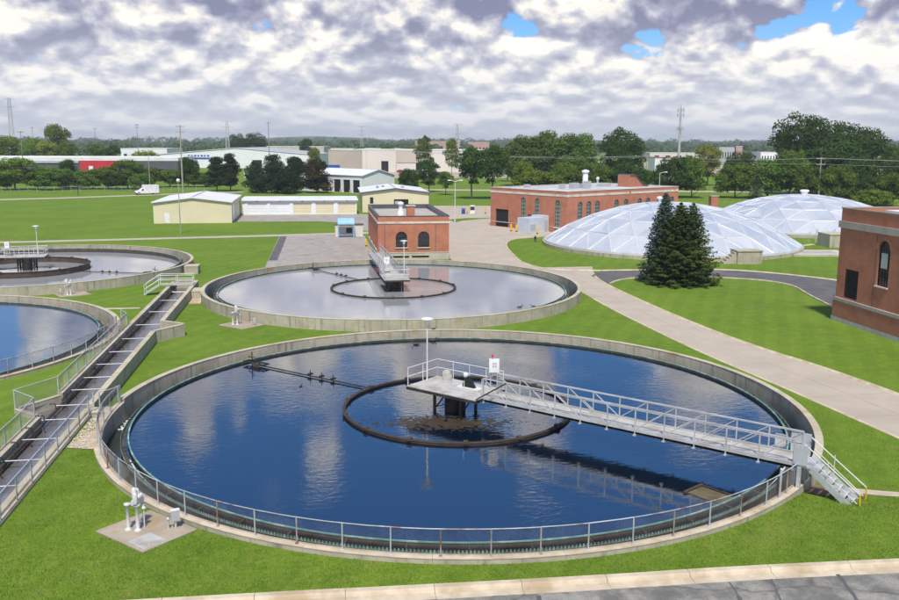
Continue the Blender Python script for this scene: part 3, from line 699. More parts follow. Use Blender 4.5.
# air main clipped to the left wall with drop legs, and cross pipes
pipe = thing('air_pipe', 'dark grey air pipe running along the left side of the channel', 'pipe', (-23.42, 0, .50))
for i in range(11):
    y0 = -18.4+6.1*i; MB().tube((0, y0, 0), (0, y0+6.06, 0), .10, n=10).build('pipe_length', 'dark_rust', pipe)
    MB().tube((0, y0-.06, 0), (0, y0+.06, 0), .135, n=10).build('flange', 'black_steel', pipe)
for i in range(29):
    y0 = -17.5+2.25*i+random.uniform(-.2, .2); MB().path([(0, y0, .05), (0, y0, .38), (-.30, y0, .42), (-.30, y0, .34)], .026, 6).build('hanger', 'black_steel', pipe)
    MB().path([(0, y0+1.1, 0), (.28, y0+1.1, .06), (.32, y0+1.1, -.4)], .022, 6).build('drop_leg', 'black_steel', pipe)
for i, y in enumerate((-9.6, -6.2, -3., .4, 3.2, 6.6, 9.6, 13.2, 17., 21.5, 27., 33., 39.)):
    p = thing('cross_pipe', '%s thin grey pipe across the open channel, counted from the near end' % ('first second third fourth fifth sixth seventh eighth ninth tenth eleventh twelfth thirteenth'.split()[i]), 'pipe', (-22.5, y, .62), 0, 'cross pipes over the channel')
    MB().tube((-1.1, 0, 0), (1.1, 0, .02), .03, n=8).build('pipe_length', 'galvanised', p); MB().box(.98, 1.1, -.05, .05, -.06, .05).build('clamp', 'galvanised', p)
zlow = lambda x, y: .70
fc = thing('channel_fence', 'chain link fence along the right kerb of the channel, beside the gravel', 'fence', (0, 0, 0), 0, 'chain link fences')
line_fence(fc, [(-21.15, -17.8), (-21.15, .9)], 1.12, lambda x, y: .70, step=2.1)
fg = thing('gate_posts', 'two short galvanised posts with a rail beside the gravel and tank wall', 'fence', (0, 0, 0), 0)
for x, y in ((-20.95, 1.25), (-20.62, 1.3)): MB().tube((x, y, .5), (x, y, 1.9), .042, n=8).build('fence_post', 'galvanised', fg)
MB().path([(-20.62, 1.3, 1.88), (-20.1, 1.9, 1.88), (-19.85, 2.5, 1.88)], .026).build('top_rail', 'galvanised', fg)
MB().tube((-19.85, 2.5, 1.0), (-19.85, 2.5, 1.9), .04, n=8).build('fence_post', 'galvanised', fg)
fl = thing('channel_fence', 'chain link fence along the left kerb of the channel, stepping round the notch', 'fence', (0, 0, 0), 0, 'chain link fences')
line_fence(fl, [(-24.05, -16.), (-23.9, .35), (-25.5, 2.15), (-23.85, 4.9), (-23.95, 25.6), (-24.7, 27.)], 1.12, lambda x, y: .70 if y < .3 else .86, step=2.2, seed=4)
# catwalk with steps at the channel end
cwk = thing('catwalk', 'small steel catwalk with pipe rails across the far end of the channel', 'walkway', (-22.6, 46.6, 0))
MB().box(-2.2, 1.3, -.6, .6, 1.02, 1.12).build('deck', 'deck_grey', cwk)
for k in range(5): MB().box(-3.65+.3*k, -3.37+.3*k, -.55, .55, .2*(k+1)-.04, .2*(k+1)).build('tread', 'galvanised', cwk)
for s_ in (-.58, .58):
    MB().bar((-3.75, s_, .06), (-2.2, s_, 1.06), .05, .2).build('stringer', 'galvanised', cwk)
    for dz in (.5, 1.0):
        MB().path([(-3.7, s_, .12+dz), (-2.2, s_, 1.1+dz), (1.3, s_, 1.1+dz)], .035, 8).build('handrail', 'white_paint', cwk)
    for x, z in ((-3.7, .12), (-2.2, 1.1), (-.4, 1.1), (1.3, 1.1)): MB().tube((x, s_, z-.05), (x, s_, z+1.0), .035, n=8).build('rail_post', 'white_paint', cwk)
MB().tube((-1.0, -1.5, .45), (1.2, -1.5, .45), .06, n=8).build('gate_bar', 'galvanised', cwk)

# ------------------------------------------------------------------ bridges
def pipe_rail(root, pts, z, h=1.07, step=1.5, mids=(.55, 1.07), r=.026, mat='white_paint', toe=False):
    for a, b in zip(pts, pts[1:]):
        for m_ in mids: MB().tube((a[0], a[1], z+m_), (b[0], b[1], z+m_), r, n=6).build('handrail', mat, root)
        L = math.dist(a, b); n = max(1, round(L/step))
        for i in range(n+1):
            x, y = lerp(a[0], b[0], i/n), lerp(a[1], b[1], i/n); MB().tube((x, y, z-.1), (x, y, z+h), r, n=6).build('rail_post', mat, root)
def truss_rail(root, x0, x1, y, z, bays, h=1.1, flip=None, mat='bridge_grey', out=-1):
    top = MB().bar((x0, y, z+h), (x1, y, z+h), .075, .075); top.build('top_chord', mat, root)
    MB().bar((x0, y, z-.02), (x1, y, z-.02), .08, .17).build('bottom_chord', mat, root)
    MB().tube((x0, y, z+.55), (x1, y, z+.55), .018, n=6).build('mid_rail', mat, root)
    d = (x1-x0)/bays
    for i in range(bays+1):
        x = x0+d*i; MB().bar((x, y, z-.28), (x, y, z+h), .055, .055).build('vertical', mat, root)
        MB().box(x-.07, x+.07, y+out*.02-.07, y+out*.02+.07, z-.32, z-.26).build('gusset', 'galvanised', root)
        if i < bays:
            if i < (flip if flip is not None else bays//2): a, b = (x, y, z+h), (x+d, y, z)
            else: a, b = (x, y, z), (x+d, y, z+h)
            MB().bar(a, b, .042, .042).build('diagonal', mat, root)
def bridge(label, loc, rz, u0, u1, pl, w=(-1.2, .2), zt=1.92, wlev=ZW, bays=11, big=True):
    br = thing('footbridge', label, 'footbridge', (*loc, 0), rz, 'tank footbridges')
    v0, v1 = w; pu0, pu1, pv0, pv1 = pl
    # deck planks of the span and plates of the platform
    n = bays
    for i in range(n):
        a, b = lerp(u0, u1, i/n)+.006, lerp(u0, u1, (i+1)/n)-.006; MB().box(a, b, v0+.06, v1-.06, zt-.05, zt).build('deck_plate', 'deck_grey', br)
    for i in range(4):
        a, b = lerp(pu0, pu1, i/4)+.006, lerp(pu0, pu1, (i+1)/4)-.006; MB().box(a, b, pv0, pv1, zt-.052, zt-.004).build('platform_plate', 'deck_grey', br)
    MB().box(pu0-.02, pu1+.02, pv0-.02, pv1+.02, zt-.22, zt-.056).build('platform_frame', 'black_steel', br)
    MB().box(u0, u1, v0+.04, v1-.04, zt-.26, zt-.215).build('soffit', 'black_steel', br)
    for i in range(2*n): 
        x = lerp(u0, u1, (i+.5)/(2*n)); 
        MB().box(x-.05, x+.05, v0+.05, v1-.05, zt-.20, zt-.055).build('cross_beam', 'black_steel', br)
    truss_rail(br, u0, u1, v0, zt, bays, flip=5, out=-1); truss_rail(br, u0, u1, v1, zt, bays, flip=5, out=1)
    # platform rail, open on the span side
    pts = [(pu1, v0), (pu1, pv0)] if big is None else []
    rail = [(pu1-.05, pv1-.05), (pu0+.05, pv1-.05), (pu0+.05, pv0+.05)]
    pipe_rail(br, rail, zt, step=1.25)
    if not big: pipe_rail(br, [(pu0+.05, pv0+.05), (pu1-.05, pv0+.05)], zt, step=1.0)
    else:
        MB().tube((pu1-.1, v0, zt-.1), (pu1-.1, v0, zt+1.07), .026, n=6).build('rail_post', 'white_paint', br)
        MB().tube((pu1-1.0, pv0+.3, zt), (pu1-1.0, pv0+.3, zt+.9), .022, n=6).build('rail_post', 'white_paint', br)
        MB().bar((pu1, pv0+.06, zt+.02), (u0+1.55, v0, zt+1.08), .07, .07).build('end_brace', 'black_steel', br)
    # centre pier: four legs and a drum with bracing
    cu, cv = (pu0+pu1)/2, (pv0+pv1)/2
    for a in (-.95, .95):
        for b in (-.75, .75): MB().tube((cu+a, cv+b, wlev-.6), (cu+a, cv+b, zt-.22), .10, n=8).build('pier_leg', 'black_steel', br)
    MB().lathe([(.62, wlev-.6), (.62, zt-.5), (.8, zt-.4), (.8, zt-.22)], 18, (cu, cv, 0)).build('pier_drum', 'black_steel', br)
    for a in (-.95, .95): MB().bar((cu+a, cv-.75, wlev+.1), (cu+a, cv+.75, zt-.4), .06, .06).build('pier_brace', 'black_steel', br)
    for b in (-.75, .75): MB().bar((cu-.95, cv+b, wlev+.2), (cu+.95, cv+b, zt-.4), .06, .06).build('pier_brace', 'black_steel', br)
    return br
RB = R(-45.6)
B1 = bridge('long pale truss footbridge across the large blue tank to its centre platform', (0, 0), RB, 2.72, 19.75, (-2.25, 2.72, -1.98, .95))
B2_ = bridge('truss footbridge on the pale tank leading to the brick pump house', (0, 44.35), R(92.2), 1.4, 20.3, (-3.2, 1.4, -1.35, 1.35), w=(-.75, .75), big=False, bays=12)
B4_ = bridge('truss footbridge over the black ring of the far left tank', (-44.2, 66.4), R(186), 2.2, 19.8, (-2.4, 2.2, -1.5, 1.4), w=(-.7, .7), wlev=.15, big=False)
# abutment plates and stairs of the front bridge
e_ = 19.75
MB().box(e_-.55, e_+.35, .22, .27, 1.92, 2.95).build('side_panel', 'galvanised', B1); MB().box(e_+.0, e_+.6, -1.27, -1.22, 1.92, 2.85).build('side_panel', 'galvanised', B1)
MB().box(e_-.1, e_+.75, -1.19, .19, 1.80, 1.90).build('landing', 'galvanised', B1)
for v in (-1.2, .2): MB().box(e_+.2, e_+.36, v-.08, v+.08, .3, 1.8).build('support_post', 'galvanised', B1)
MB().bar((e_-1.1, .5, 1.3), (e_-1.1, .5, 2.6), .5, .06).build('hatch_frame', 'white_paint', B1)
st = thing('stairs', 'grey steel stairs with white handrails down from the long footbridge', 'stairs', (0, 0, 0), RB)
s0, s1, zt_, zb_ = e_+.75, e_+2.75, 1.86, .12
for k in range(7):
    t = (k+.5)/7; u = lerp(s0, s1, t); z = lerp(zt_, zb_, t)
    MB().box(u-.15, u+.15, -1.02, .02, z-.035, z).build('tread', 'galvanised', st); MB().box(u+.12, u+.165, -1.02, .02, z-.04, z+.012).build('nosing', 'white_paint', st)
for v in (-1.07, .07):
    MB().bar((s0-.1, v, zt_-.05), (s1+.15, v, zb_-.05), .05, .28).build('stringer', 'galvanised', st)
    MB().tube((s0-.35, v, zt_+1.0), (s1+.1, v, zb_+.95), .03, n=8).build('handrail', 'white_paint', st)
    MB().tube((s0-.2, v, zt_+.5), (s1+.0, v, zb_+.52), .024, n=8).build('handrail', 'white_paint', st)
    MB().path([(s1+.1, v, zb_+.95), (s1+.12, v, zb_+.5), (s1+.05, v, zb_)], .035, 8).build('rail_post', 'yellow_paint', st)
    MB().tube((lerp(s0, s1, .35), v, lerp(zt_, zb_, .35)), (lerp(s0, s1, .35), v, lerp(zt_, zb_, .35)+1.0), .025, n=6).build('rail_post', 'white_paint', st)
# fence posts where the fence meets the bridge
fp = thing('end_posts', 'cluster of galvanised fence end posts beside the footbridge stairs', 'fence posts', (0, 0, 0))
for a in (306, 311.5, 314.2):
    x, y = (RT-.18)*math.cos(R(a)), (RT-.18)*math.sin(R(a)); MB().tube((x, y, ZL), (x, y, ZL+1.3), .055, n=8).build('fence_post', 'galvanised', fp)
    MB().lathe([(.06, 0), (.06, .04), (0, .07)], 8, (x, y, ZL+1.3)).build('cap', 'galvanised', fp)
# machinery on the platforms
def on_bridge(rz, loc, u, v, z): p = Matrix.Rotation(rz, 3, 'Z') @ Vector((u, v, 0)); return (p.x+loc[0], p.y+loc[1], z)
def drive(label, p, rz, s=1.):
    t = thing('drive_motor', label, 'machine', p, rz, 'scraper drive units'); t.scale = (s, s, s)
    MB().box(-.35, .35, -.28, .28, 0, .12).build('base_plate', 'deck_grey', t)
    MB().lathe([(.3, .12), (.3, .42), (.22, .55), (.22, .7), (0, .74)], 14).build('gearbox', 'deck_grey', t)
    MB().tube((-.1, .1, .42), (.6, .1, .42), .17, n=12).build('motor', 'galvanised', t)
    for k in range(5): MB().tube((.08+.1*k, .1, .42), (.12+.1*k, .1, .42), .20, n=12).build('cooling_fin', 'white_paint', t)
drive('weathered gear drive on the platform of the large blue tank', on_bridge(RB, (0, 0), -.9, .2, 1.92), RB+2.2)
mt = thing('motor_guard', 'black chain guard with a white cap on the centre platform', 'machine', on_bridge(RB, (0, 0), 1.0, -.1, 1.92), RB)
MB().add([(-.5, -.12, 0), (.4, -.12, 0), (.4, .12, 0), (-.5, .12, 0), (-.35, -.1, .62), (-.05, -.1, .7), (-.05, .1, .7), (-.35, .1, .62)], [(0,1,5,4),(1,2,6,5),(2,3,7,6),(3,0,4,7),(4,5,6,7),(3,2,1,0)]).build('guard', 'rubber', mt)
MB().lathe([(.12, .62), (.17, .72), (.15, .86), (0, .92)], 12, (-.3, 0, 0)).build('cap', 'white_paint', mt)
MB().box(-.75, .75, -.3, .3, .0, .05).build('skid', 'white_paint', mt)
def cabinet(label, p, rz, beacon=True):
    t = thing('control_cabinet', label, 'cabinet', p, rz, 'control cabinets on the platforms')
    for x in (-.2, .2): MB().tube((x, 0, 0), (x, 0, 1.0), .03, n=6).build('leg', 'galvanised', t)
    MB().box(-.30, .30, -.16, .16, 1.0, 1.78).build('body', 'white_paint', t); MB().box(-.27, .27, -.185, -.163, 1.03, 1.75).build('door', 'vehicle_white', t)
    for i, (x, z) in enumerate(((-.12, 1.5), (.02, 1.5), (-.12, 1.34), (.02, 1.34))): MB().box(x, x+.11, -.196, -.187, z, z+.11).build('nameplate', 'grey_metal', t)
    if beacon:
        MB().tube((-.1, 0, 1.78), (-.1, 0, 1.9), .025, n=6).build('beacon_stem', 'galvanised', t); MB().lathe([(.06, 1.9), (.065, 1.98), (.045, 2.05), (0, 2.07)], 10, (-.1, 0, 0)).build('beacon', 'red_plastic', t)
cabinet('white control cabinet with a red beacon on the large tank bridge', on_bridge(RB, (0, 0), 2.2, .62, 1.92), -TH)
cabinet('white control cabinet on the bridge of the far left tank', on_bridge(R(186), (-44.2, 66.4), 2.0, 0, 1.92), -TH)
cabinet('white control cabinet on the bridge by the pump house', on_bridge(R(92.2), (0, 44.35), 1.8, .5, 1.92), -TH, True)
def lamp(label, p, h, r=.05):
    t = thing('platform_lamp', label, 'lamp', p, 0, 'mushroom lamps on the platforms')
    MB().box(-.12, .12, -.12, .12, 0, .03).build('foot_plate', 'galvanised', t); MB().tube((0, 0, 0), (0, 0, h-.3), r, r*.8, 8).build('pole', 'wood_grey' if False else 'white_paint', t)
    MB().lathe([(.05, h-.42), (.10, h-.36), (.17, h-.08), (.16, h-.06), (0, h-.06)], 14).build('lens', 'lamp_lens', t)
    MB().lathe([(.0, h-.06), (.42, h-.06), (.43, h-.03), (.2, h+.03), (0, h+.05)], 18).build('lamp_shade', 'white_paint', t)
lamp('mushroom lamp on tall pole at the large tank platform', on_bridge(RB, (0, 0), -2.05, -.30, 1.9), 3.85)
lamp('mushroom lamp on the platform in front of the pump house', on_bridge(R(92.2), (0, 44.35), -1.9, -.9, 1.9), 4.0)
lamp('mushroom lamp above the black ring of the far left tank', on_bridge(R(186), (-44.2, 66.4), -1.3, -.6, 1.9), 3.7)

# skimmer arms reaching from feed well to weir
def skimmer(label, key, a, r0, r1, z):
    cx, cy = TANKS[key]; t = thing('skimmer_arm', label, 'skimmer', (cx, cy, z), a, 'scum skimmer arms')
    MB().tube((r0, 0, .08), (r1-1.0, 0, .08), .045, n=8).build('arm', 'black_steel', t)
    for k in range(3): x = lerp(r0, r1, .28+.09*k); MB().tube((x, -.12, -.1), (x, -.12, .42), .03, n=6).build('float_stem', 'black_steel', t); MB().box(x-.1, x+.1, -.3, .05, .12, .22).build('float', 'black_steel', t)
    for s_ in (-.22, .22): MB().bar((r1-2.1, s_, .22), (r1-.1, s_, .22), .07, .09).build('skimmer_frame', 'black_steel', t)
    for x in (r1-2.1, r1-1.4, r1-.7, r1-.1): MB().bar((x, -.3, .22), (x, .3, .22), .06, .08).build('cross_bar', 'black_steel', t)
    MB().tube((r1-.7, 0, -.1), (r1-.7, 0, .95), .04, n=6).build('mast', 'black_steel', t); MB().bar((r1-1.1, .1, .62), (r1-.2, -.1, .5), .05, .06).build('lever', 'black_steel', t)
    MB().box(r1-1.7, r1-1.1, .25, .30, -.1, .3).build('wiper_plate', 'dark_rust', t)
def ang_r(x, y): return math.atan2(y, x)
skimmer('dark skimmer arm at the back left of the large blue tank', 't1', ang_r(-12.9, 12.2), 6.8, 18.3, ZW)
skimmer('dark skimmer arm at the back left of the pale tank by the pump house', 't2', ang_r(-8.5, 14.9), 6.8, 18.2, ZW)
skimmer('dark skimmer arm running right from the black ring in the far left tank', 't4', ang_r(17, -6.), 7.5, 18.2, .15)
# scum trough by the bridge end in the front tank
sb = thing('scum_trough', 'weathered scum plate at the waterline beside the end of the long footbridge', 'trough', (9.25, -14.85, ZW), R(-58))
MB().box(-1.0, .75, -.55, .55, -.15, .02).build('beach_plate', 'wood_plank', sb); MB().bar((-1.0, -.7, .03), (-1.0, .7, .05), .14, .12).build('lip', 'dark_rust', sb); MB().bar((-1.0, .6, .03), (.75, .6, .05), .08, .12).build('side', 'dark_rust', sb)
# floating scum round the pier
def scum():
    rnd = random.Random(11); mb = MB()
    for _ in range(900):
        g = rnd.gauss(0, 1); h = rnd.gauss(0, 1); u = -.2+2.0*g; v = -3.0+.75*h+.12*u; p = Matrix.Rotation(R(-18), 3, 'Z') @ Vector((u, v, 0))
        if p.length > 6.3: continue
        r = rnd.uniform(.04, .26)*max(.2, 1-.22*(abs(g)+abs(h))); q = rnd.uniform(0, 6); k = rnd.randint(6, 9)
        vs = [(p.x+r*math.cos(q+2*PI*i/k)*rnd.uniform(.6, 1.5), p.y+r*math.sin(q+2*PI*i/k)*rnd.uniform(.4, .9), ZW+.004+.0000012*len(mb.v)) for i in range(k)]
        mb.add(vs, [tuple(range(k))])
    mb.build('floating_scum', 'scum', None, label='brown floating scum round the pier of the large tank', cat='scum', kind='stuff')
scum()
# foam where the launder spills
def foam():
    rnd = random.Random(5); mb = MB()
    for _ in range(160):
        g = R(rnd.uniform(170.5, 177)); r = rnd.uniform(18.95, 19.7); s_ = rnd.uniform(.02, .07); x, y = r*math.cos(g), r*math.sin(g)
        mb.lathe([(s_, 0), (s_*.7, s_*.5), (0, s_*.7)], 6, (x, y, -.33))
    mb.build('foam', 'foam', None, label='white foam where water spills in the launder', cat='foam', kind='stuff')
foam()

# valve stands on concrete pads
def valve_pad(loc, rz, label, plabel, plate=True):
    pd = thing('concrete_pad', plabel, 'pad', loc, rz, 'concrete pads')
    MB().box(-1.3, 1.26, -1.57, 1.57, -.3, .05).build('slab', 'pad_concrete', pd)
    if plate: MB().box(-1.15, -.1, -1.45, -.35, .05, .07).build('cover_plate', 'deck_grey', pd)
    v = thing('valve_stand', label, 'valve', (loc[0]+.1*math.cos(rz)-.35*math.sin(rz), loc[1]+.1*math.sin(rz)+.35*math.cos(rz), loc[2]+.05), rz, 'white valve stands'); v.scale = (.58, .58, .8)
    for x, y in ((-.6, -.2), (-.9, .45)):
        MB().lathe([(.26, 0), (.26, .05), (.15, .09), (.13, .12), (.12, 1.25), (.2, 1.28), (.24, 1.32), (.24, 1.4), (0, 1.4)], 14, (x, y, 0)).build('stand_column', 'white_paint', v)
    MB().tube((-.95, -.2, 1.52), (.1, .25, 1.62), .14, n=10).build('gearbox', 'white_paint', v)
    for x, y, h in ((-.75, -.3, .55), (-.4, .3, .62), (-.1, .45, .5)): MB().lathe([(.15, 1.45), (.17, 1.5), (.17, 1.42+h), (.1, 1.5+h), (0, 1.52+h)], 12, (x, y, 0)).build('actuator', 'white_paint', v)
    MB().tube((.22, .28, 1.45), (.22, .55, 1.45), .2, n=12).build('hand_wheel', 'white_paint', v)
    for x, y in ((0., -.1), (.35, .5)):
        MB().tube((x, y, 0), (x, y, 1.2), .05, n=8).build('conduit', 'white_paint', v); MB().lathe([(.05, .95), (.16, 1.0), (.16, 1.06), (.05, 1.12)], 10, (x, y, 0)).build('collar', 'white_paint', v)
    return v
vp1 = Vector((-15.07, -15.29, 0)); vp1.z = zg(vp1.x, vp1.y)
VR = R(45.4)
valve_pad((vp1.x, vp1.y, vp1.z), VR, 'white painted valve stand on the pad in front of the large tank', 'concrete pad with a pale cover plate on the front lawn')
def jbox(label, p, s=1., rz=.3):
    t = thing('junction_box', label, 'electrical box', p, rz, 'grey junction boxes'); t.scale = (s, s, s)
    MB().tube((0, 0, 0), (0, 0, .35), .05, n=8).build('conduit', 'galvanised', t); MB().box(-.16, .16, -.11, .11, .33, .75).build('box_body', 'galvanised', t); MB().box(-.18, .18, -.125, .125, .75, .78).build('lid', 'white_paint', t)
    MB().tube((-.28, .05, 0), (-.28, .05, .38), .045, n=8).build('stub_pipe', 'galvanised', t); MB().lathe([(.07, .38), (.07, .45), (0, .49)], 8, (-.28, .05, 0)).build('stub_cap', 'galvanised', t)
jbox('small grey junction box on the front pad beside the large tank', (-13.95, -15.25, zg(-13.95, -15.25)+.05))
valve_pad((-14.9, 28.9, 0), R(46), 'white valve stand against the wall of the pale middle tank', 'concrete pad beside the wall of the pale middle tank', False)
jbox('small white box beside the valve stand of the middle tank', (-13.75, 28.35, .05), .8)
valve_pad((-33.96, 47.56, 0), R(118.5), 'white valve stand on the lawn beside the far left tank', 'concrete pad on the lawn beside the far left tank', False)
jbox('small white box beside the valve stand of the far left tank', (-35.1, 47.25, .05), .8)
sheet('garden_strip', [[(-60., 38.6), (-25.4, 38.9), (-25.4, 38.2), (-60., 37.9)]], 'kerb', .012, kind='structure')

# ducks
def duck(label, p, rz, s=1.):
    s *= .68; t = thing('duck', label, 'duck', p, rz, 'ducks'); t.scale = (s, s, s)
    prof = [(-.30, .02, .10), (-.22, .07, .10), (-.08, .115, .09), (.06, .115, .09), (.16, .085, .10), (.21, .05, .14), (.215, .042, .20), (.225, .045, .25), (.25, .05, .275), (.285, .035, .275), (.30, .018, .262), (.35, .016, .252), (.37, .004, .25)]
    vs = []; n = 8
    for x, r, z in prof:
        for i in range(n): g = 2*PI*i/n; vs.append((x, r*math.cos(g), z+r*.8*math.sin(g)))
    fs = [(j*n+i, j*n+(i+1) % n, (j+1)*n+(i+1) % n, (j+1)*n+i) for j in range(len(prof)-1) for i in range(n)]
    MB().add(vs, fs, True).build('body', 'duck_brown', t)
duck('brown duck swimming left of the tall lamp at the back of the large tank', (-.6, 17.0, ZW-.02), 2.9, 1.5)
duck('brown duck close under the back wall of the large tank', (.9, 18.1, ZW-.02), .3, 1.5)
duck('brown bird perched on the rim between the large and middle tanks', (1.2, 20.0, ZR), .2, 1.1)
duck('brown duck swimming between skimmer arm and platform of the large tank', (-9.3, 6.0, ZW-.02), 1., .9)
duck('dark bird floating on the tank at the left edge', (-34.3, 13.6, ZW-.02), 1.4, 1.2)
duck('duck on the pale middle tank near its front right wall', (11.0, 31.3, ZW-.02), .2, 1.6)
duck('second duck on the pale middle tank, right of the first', (12.4, 31.6, ZW-.02), 3., 1.3)

# ------------------------------------------------------------------ buildings
def wall(root, p0, p1, z0, z1, mat, openings=(), depth=.22, name='wall', frame='frame_dark', glass='glass_dark', sill='stone_band'):
    """wall face from p0 to p1 (outside on the right-hand side) with real recessed openings (u, v, w, h, arched, kind)"""
    a, b = Vector((*p0, 0)), Vector((*p1, 0)); L = (b-a).length; d = (b-a)/L; nrm = Vector((d.y, -d.x, 0))
    def W(u, v, k=0.): q = a+d*u-nrm*k; return (q.x, q.y, v)
    outer = [(0, z0), (L, z0), (L, z1), (0, z1)]; holes = []
    for (u, v, w, h, arch, kd) in openings:
        hl = [(u-w/2, v), (u+w/2, v)]
        if arch:
            r = w/2; hl += [(u+r*math.cos(PI*i/10), v+h-r+r*math.sin(PI*i/10)) for i in range(11)]
        else: hl += [(u+w/2, v+h), (u-w/2, v+h)]
        holes.append(hl)
    allp = [outer]+holes; tris = mgeo.tessellate_polygon([[Vector((x, y, 0)) for x, y in l] for l in allp]); flat = [q for l in allp for q in l]
    mb = MB(); vs = [W(*q) for q in flat]; fs = []
    for t in tris:
        n3 = (Vector(vs[t[1]])-Vector(vs[t[0]])).cross(Vector(vs[t[2]])-Vector(vs[t[0]])); fs.append(tuple(t) if n3.dot(nrm) > 0 else tuple(t[::-1]))
    mb.add(vs, fs)
    for hl in holes:
        k = len(hl); v2 = [W(*q) for q in hl]+[W(q[0], q[1], depth) for q in hl]; mb.add(v2, [(i, k+i, k+(i+1) % k, (i+1) % k) for i in range(k)])
    wo_ = mb.build(name, mat, root)
    for (u, v, w, h, arch, kd), hl in zip(openings, holes):
        if kd == 'dark':
            MB().add([W(q[0], q[1], depth*.98) for q in hl], [tuple(range(len(hl)))]).build('doorway', 'interior_dark', root); continue
        if kd == 'louvre':
            f = MB(); 
            MB().add([W(q[0], q[1], depth*.98) for q in hl], [tuple(range(len(hl)))]).build('vent_back', 'interior_dark', root)
            k = max(4, int(h/.16))
            for i in range(k):
                z = v+(i+.5)*h/k; p, q = Vector(W(u-w/2+.02, z, .06)), Vector(W(u+w/2-.02, z, .06)); MB().bar(p, q, .10, .03).build('louvre_slat', 'frame_dark', root)
            continue
        if kd == 'door':
            MB().add([W(q[0], q[1], depth*.5) for q in hl], [tuple(range(len(hl)))]).build('door', glass, root); continue
        # frame following the opening and glazing bars, panes behind
        f = MB(); k = len(hl); cu, cvv = u, v+h/2
        inn = [(u+(q[0]-u)*(1-.12/w), cvv+(q[1]-cvv)*(1-.12/h)) for q in hl]
        vv = [W(q[0], q[1], depth*.55) for q in hl]+[W(q[0], q[1], depth*.55) for q in inn]
        f.add(vv, [(i, (i+1) % k, k+(i+1) % k, k+i) for i in range(k)])
        nb = 3 if w > 1.3 else 1; hb = int(h/.75)
        for i in range(1, nb+1): x = u-w/2+w*i/(nb+1); top = v+h-(w/2-math.sqrt(max(0, (w/2)**2-(x-u)**2)) if arch else 0); f.bar(W(x, v, depth*.5), W(x, top, depth*.5), .05, .05)
        for i in range(1, hb+1): z = v+h*i/(hb+1); f.bar(W(u-w/2, z, depth*.5), W(u+w/2, z, depth*.5), .05, .05)
        fr_ = f.build('window', frame, root)
        MB().add([W(q[0], q[1], depth*.8) for q in hl], [tuple(range(len(hl)))]).build('pane', glass, fr_)
        if sill: 
            p, q = Vector(W(u-w/2-.1, v-.06, -.05)), Vector(W(u+w/2+.1, v-.06, -.05)); MB().bar(p, q, .18, .11).build('window_sill', sill, fr_)
    return wo_
def band(root, pts, z0, z1, out, mat, name='stone_course', closed=True):
    n = len(pts)
    for i in range(n if closed else n-1):
        a, b = Vector(pts[i]), Vector(pts[(i+1) % n]); d = (b-a).normalized(); nr = Vector((d.y, -d.x)); 
        a2, b2 = a-d*out*.98, b+d*out*.98
        MB().prism([tuple(a2+nr*out), tuple(a2-nr*.03), tuple(b2-nr*.03), tuple(b2+nr*out)], z0, z1).build(name, mat, root)
def rect(w, d): return [(0, 0), (w, 0), (w, d), (0, d)]     # counter-clockwise: outside is on the right of each edge

# pump house
W1, D1, H1 = 9.9, 23.2, 6.05
ph = thing('pump_house', 'small red brick building with two arched windows behind the middle tank', 'building', (.2, 71.6, 0))
c = rect(W1, D1)
wall(ph, c[0], c[1], 1.0, H1-.55, 'brick', [(3.25, 1.75, 1.6, 2.2, True, 'win'), (6.35, 1.75, 1.6, 2.2, True, 'win')])
wall(ph, c[1], c[2], 1.0, H1-.55, 'brick', [(5, 1.75, 1.6, 2.2, True, 'win'), (12, 1.75, 1.6, 2.2, True, 'win'), (18, 1.75, 1.6, 2.2, True, 'win')])
wall(ph, c[2], c[3], 1.0, H1-.55, 'brick')
wall(ph, c[3], c[0], 1.0, H1-.55, 'brick', [(4, 1.2, 1.5, 3.0, False, 'win'), (10, 1.2, 1.5, 3.0, False, 'win'), (15, 1.05, 1.6, 2.9, False, 'dark'), (19.5, 1.2, 1.5, 3.0, False, 'win')])
for i in range(4):
    wall(ph, c[i], c[(i+1) % 4], -.3, 1.0, 'concrete_clean', [(3.0, .28, 2.6, .28, False, 'dark'), (5.9, .28, 2.4, .28, False, 'dark')] if i == 0 else (), name='plinth')
    wall(ph, c[i], c[(i+1) % 4], H1-.55, H1, 'brick', name='parapet')
band(ph, c, H1-1.0, H1-.72, .07, 'stone_band'); band(ph, c, .98, 1.06, .05, 'stone_band', 'water_table'); band(ph, c, H1, H1+.09, .06, 'coping_dark', 'coping')
MB().box(.35, W1-.35, .35, D1-.35, H1-.72, H1-.6).build('roof', 'gravel_roof', ph)
for (x0, x1, y0, y1) in ((0.03, .36, .03, D1-.03), (W1-.36, W1-.03, .03, D1-.03), (.36, W1-.36, .03, .36), (.36, W1-.36, D1-.36, D1-.03)): MB().box(x0, x1, y0, y1, H1-.9, H1-.004).build('parapet_back', 'coping_dark', ph)
chm = MB().box(4.35, 5.45, 3.0, 4.1, H1-.62, H1+1.15).build('chimney', 'brick', ph); MB().box(4.25, 5.55, 2.9, 4.2, H1+1.15, H1+1.27).build('chimney_cap', 'stone_band', chm); MB().box(4.3, 5.5, 2.95, 4.15, H1-.6, H1-.25).build('flashing', 'coping_dark', chm)
MB().lathe([(.5, 0), (.5, .5), (.3, .8), (.3, 1.5), (.45, 1.6), (.45, 1.9), (0, 2.1)], 14, (4.0, 9., H1-.6)).build('roof_vent', 'white_metal', ph)
for x in (.95, 8.0): MB().box(x-.04, x+.04, -.012, .004, 1.1, H1-1.02).build('control_joint', 'coping_dark', ph)

# main building, turned to the domes
mbd = thing('main_building', 'long red brick building with arched windows behind the front dome', 'building', (36.4, 104.6, 0), R(32))
W2, D2, H2 = 33.5, 20.0, 7.5
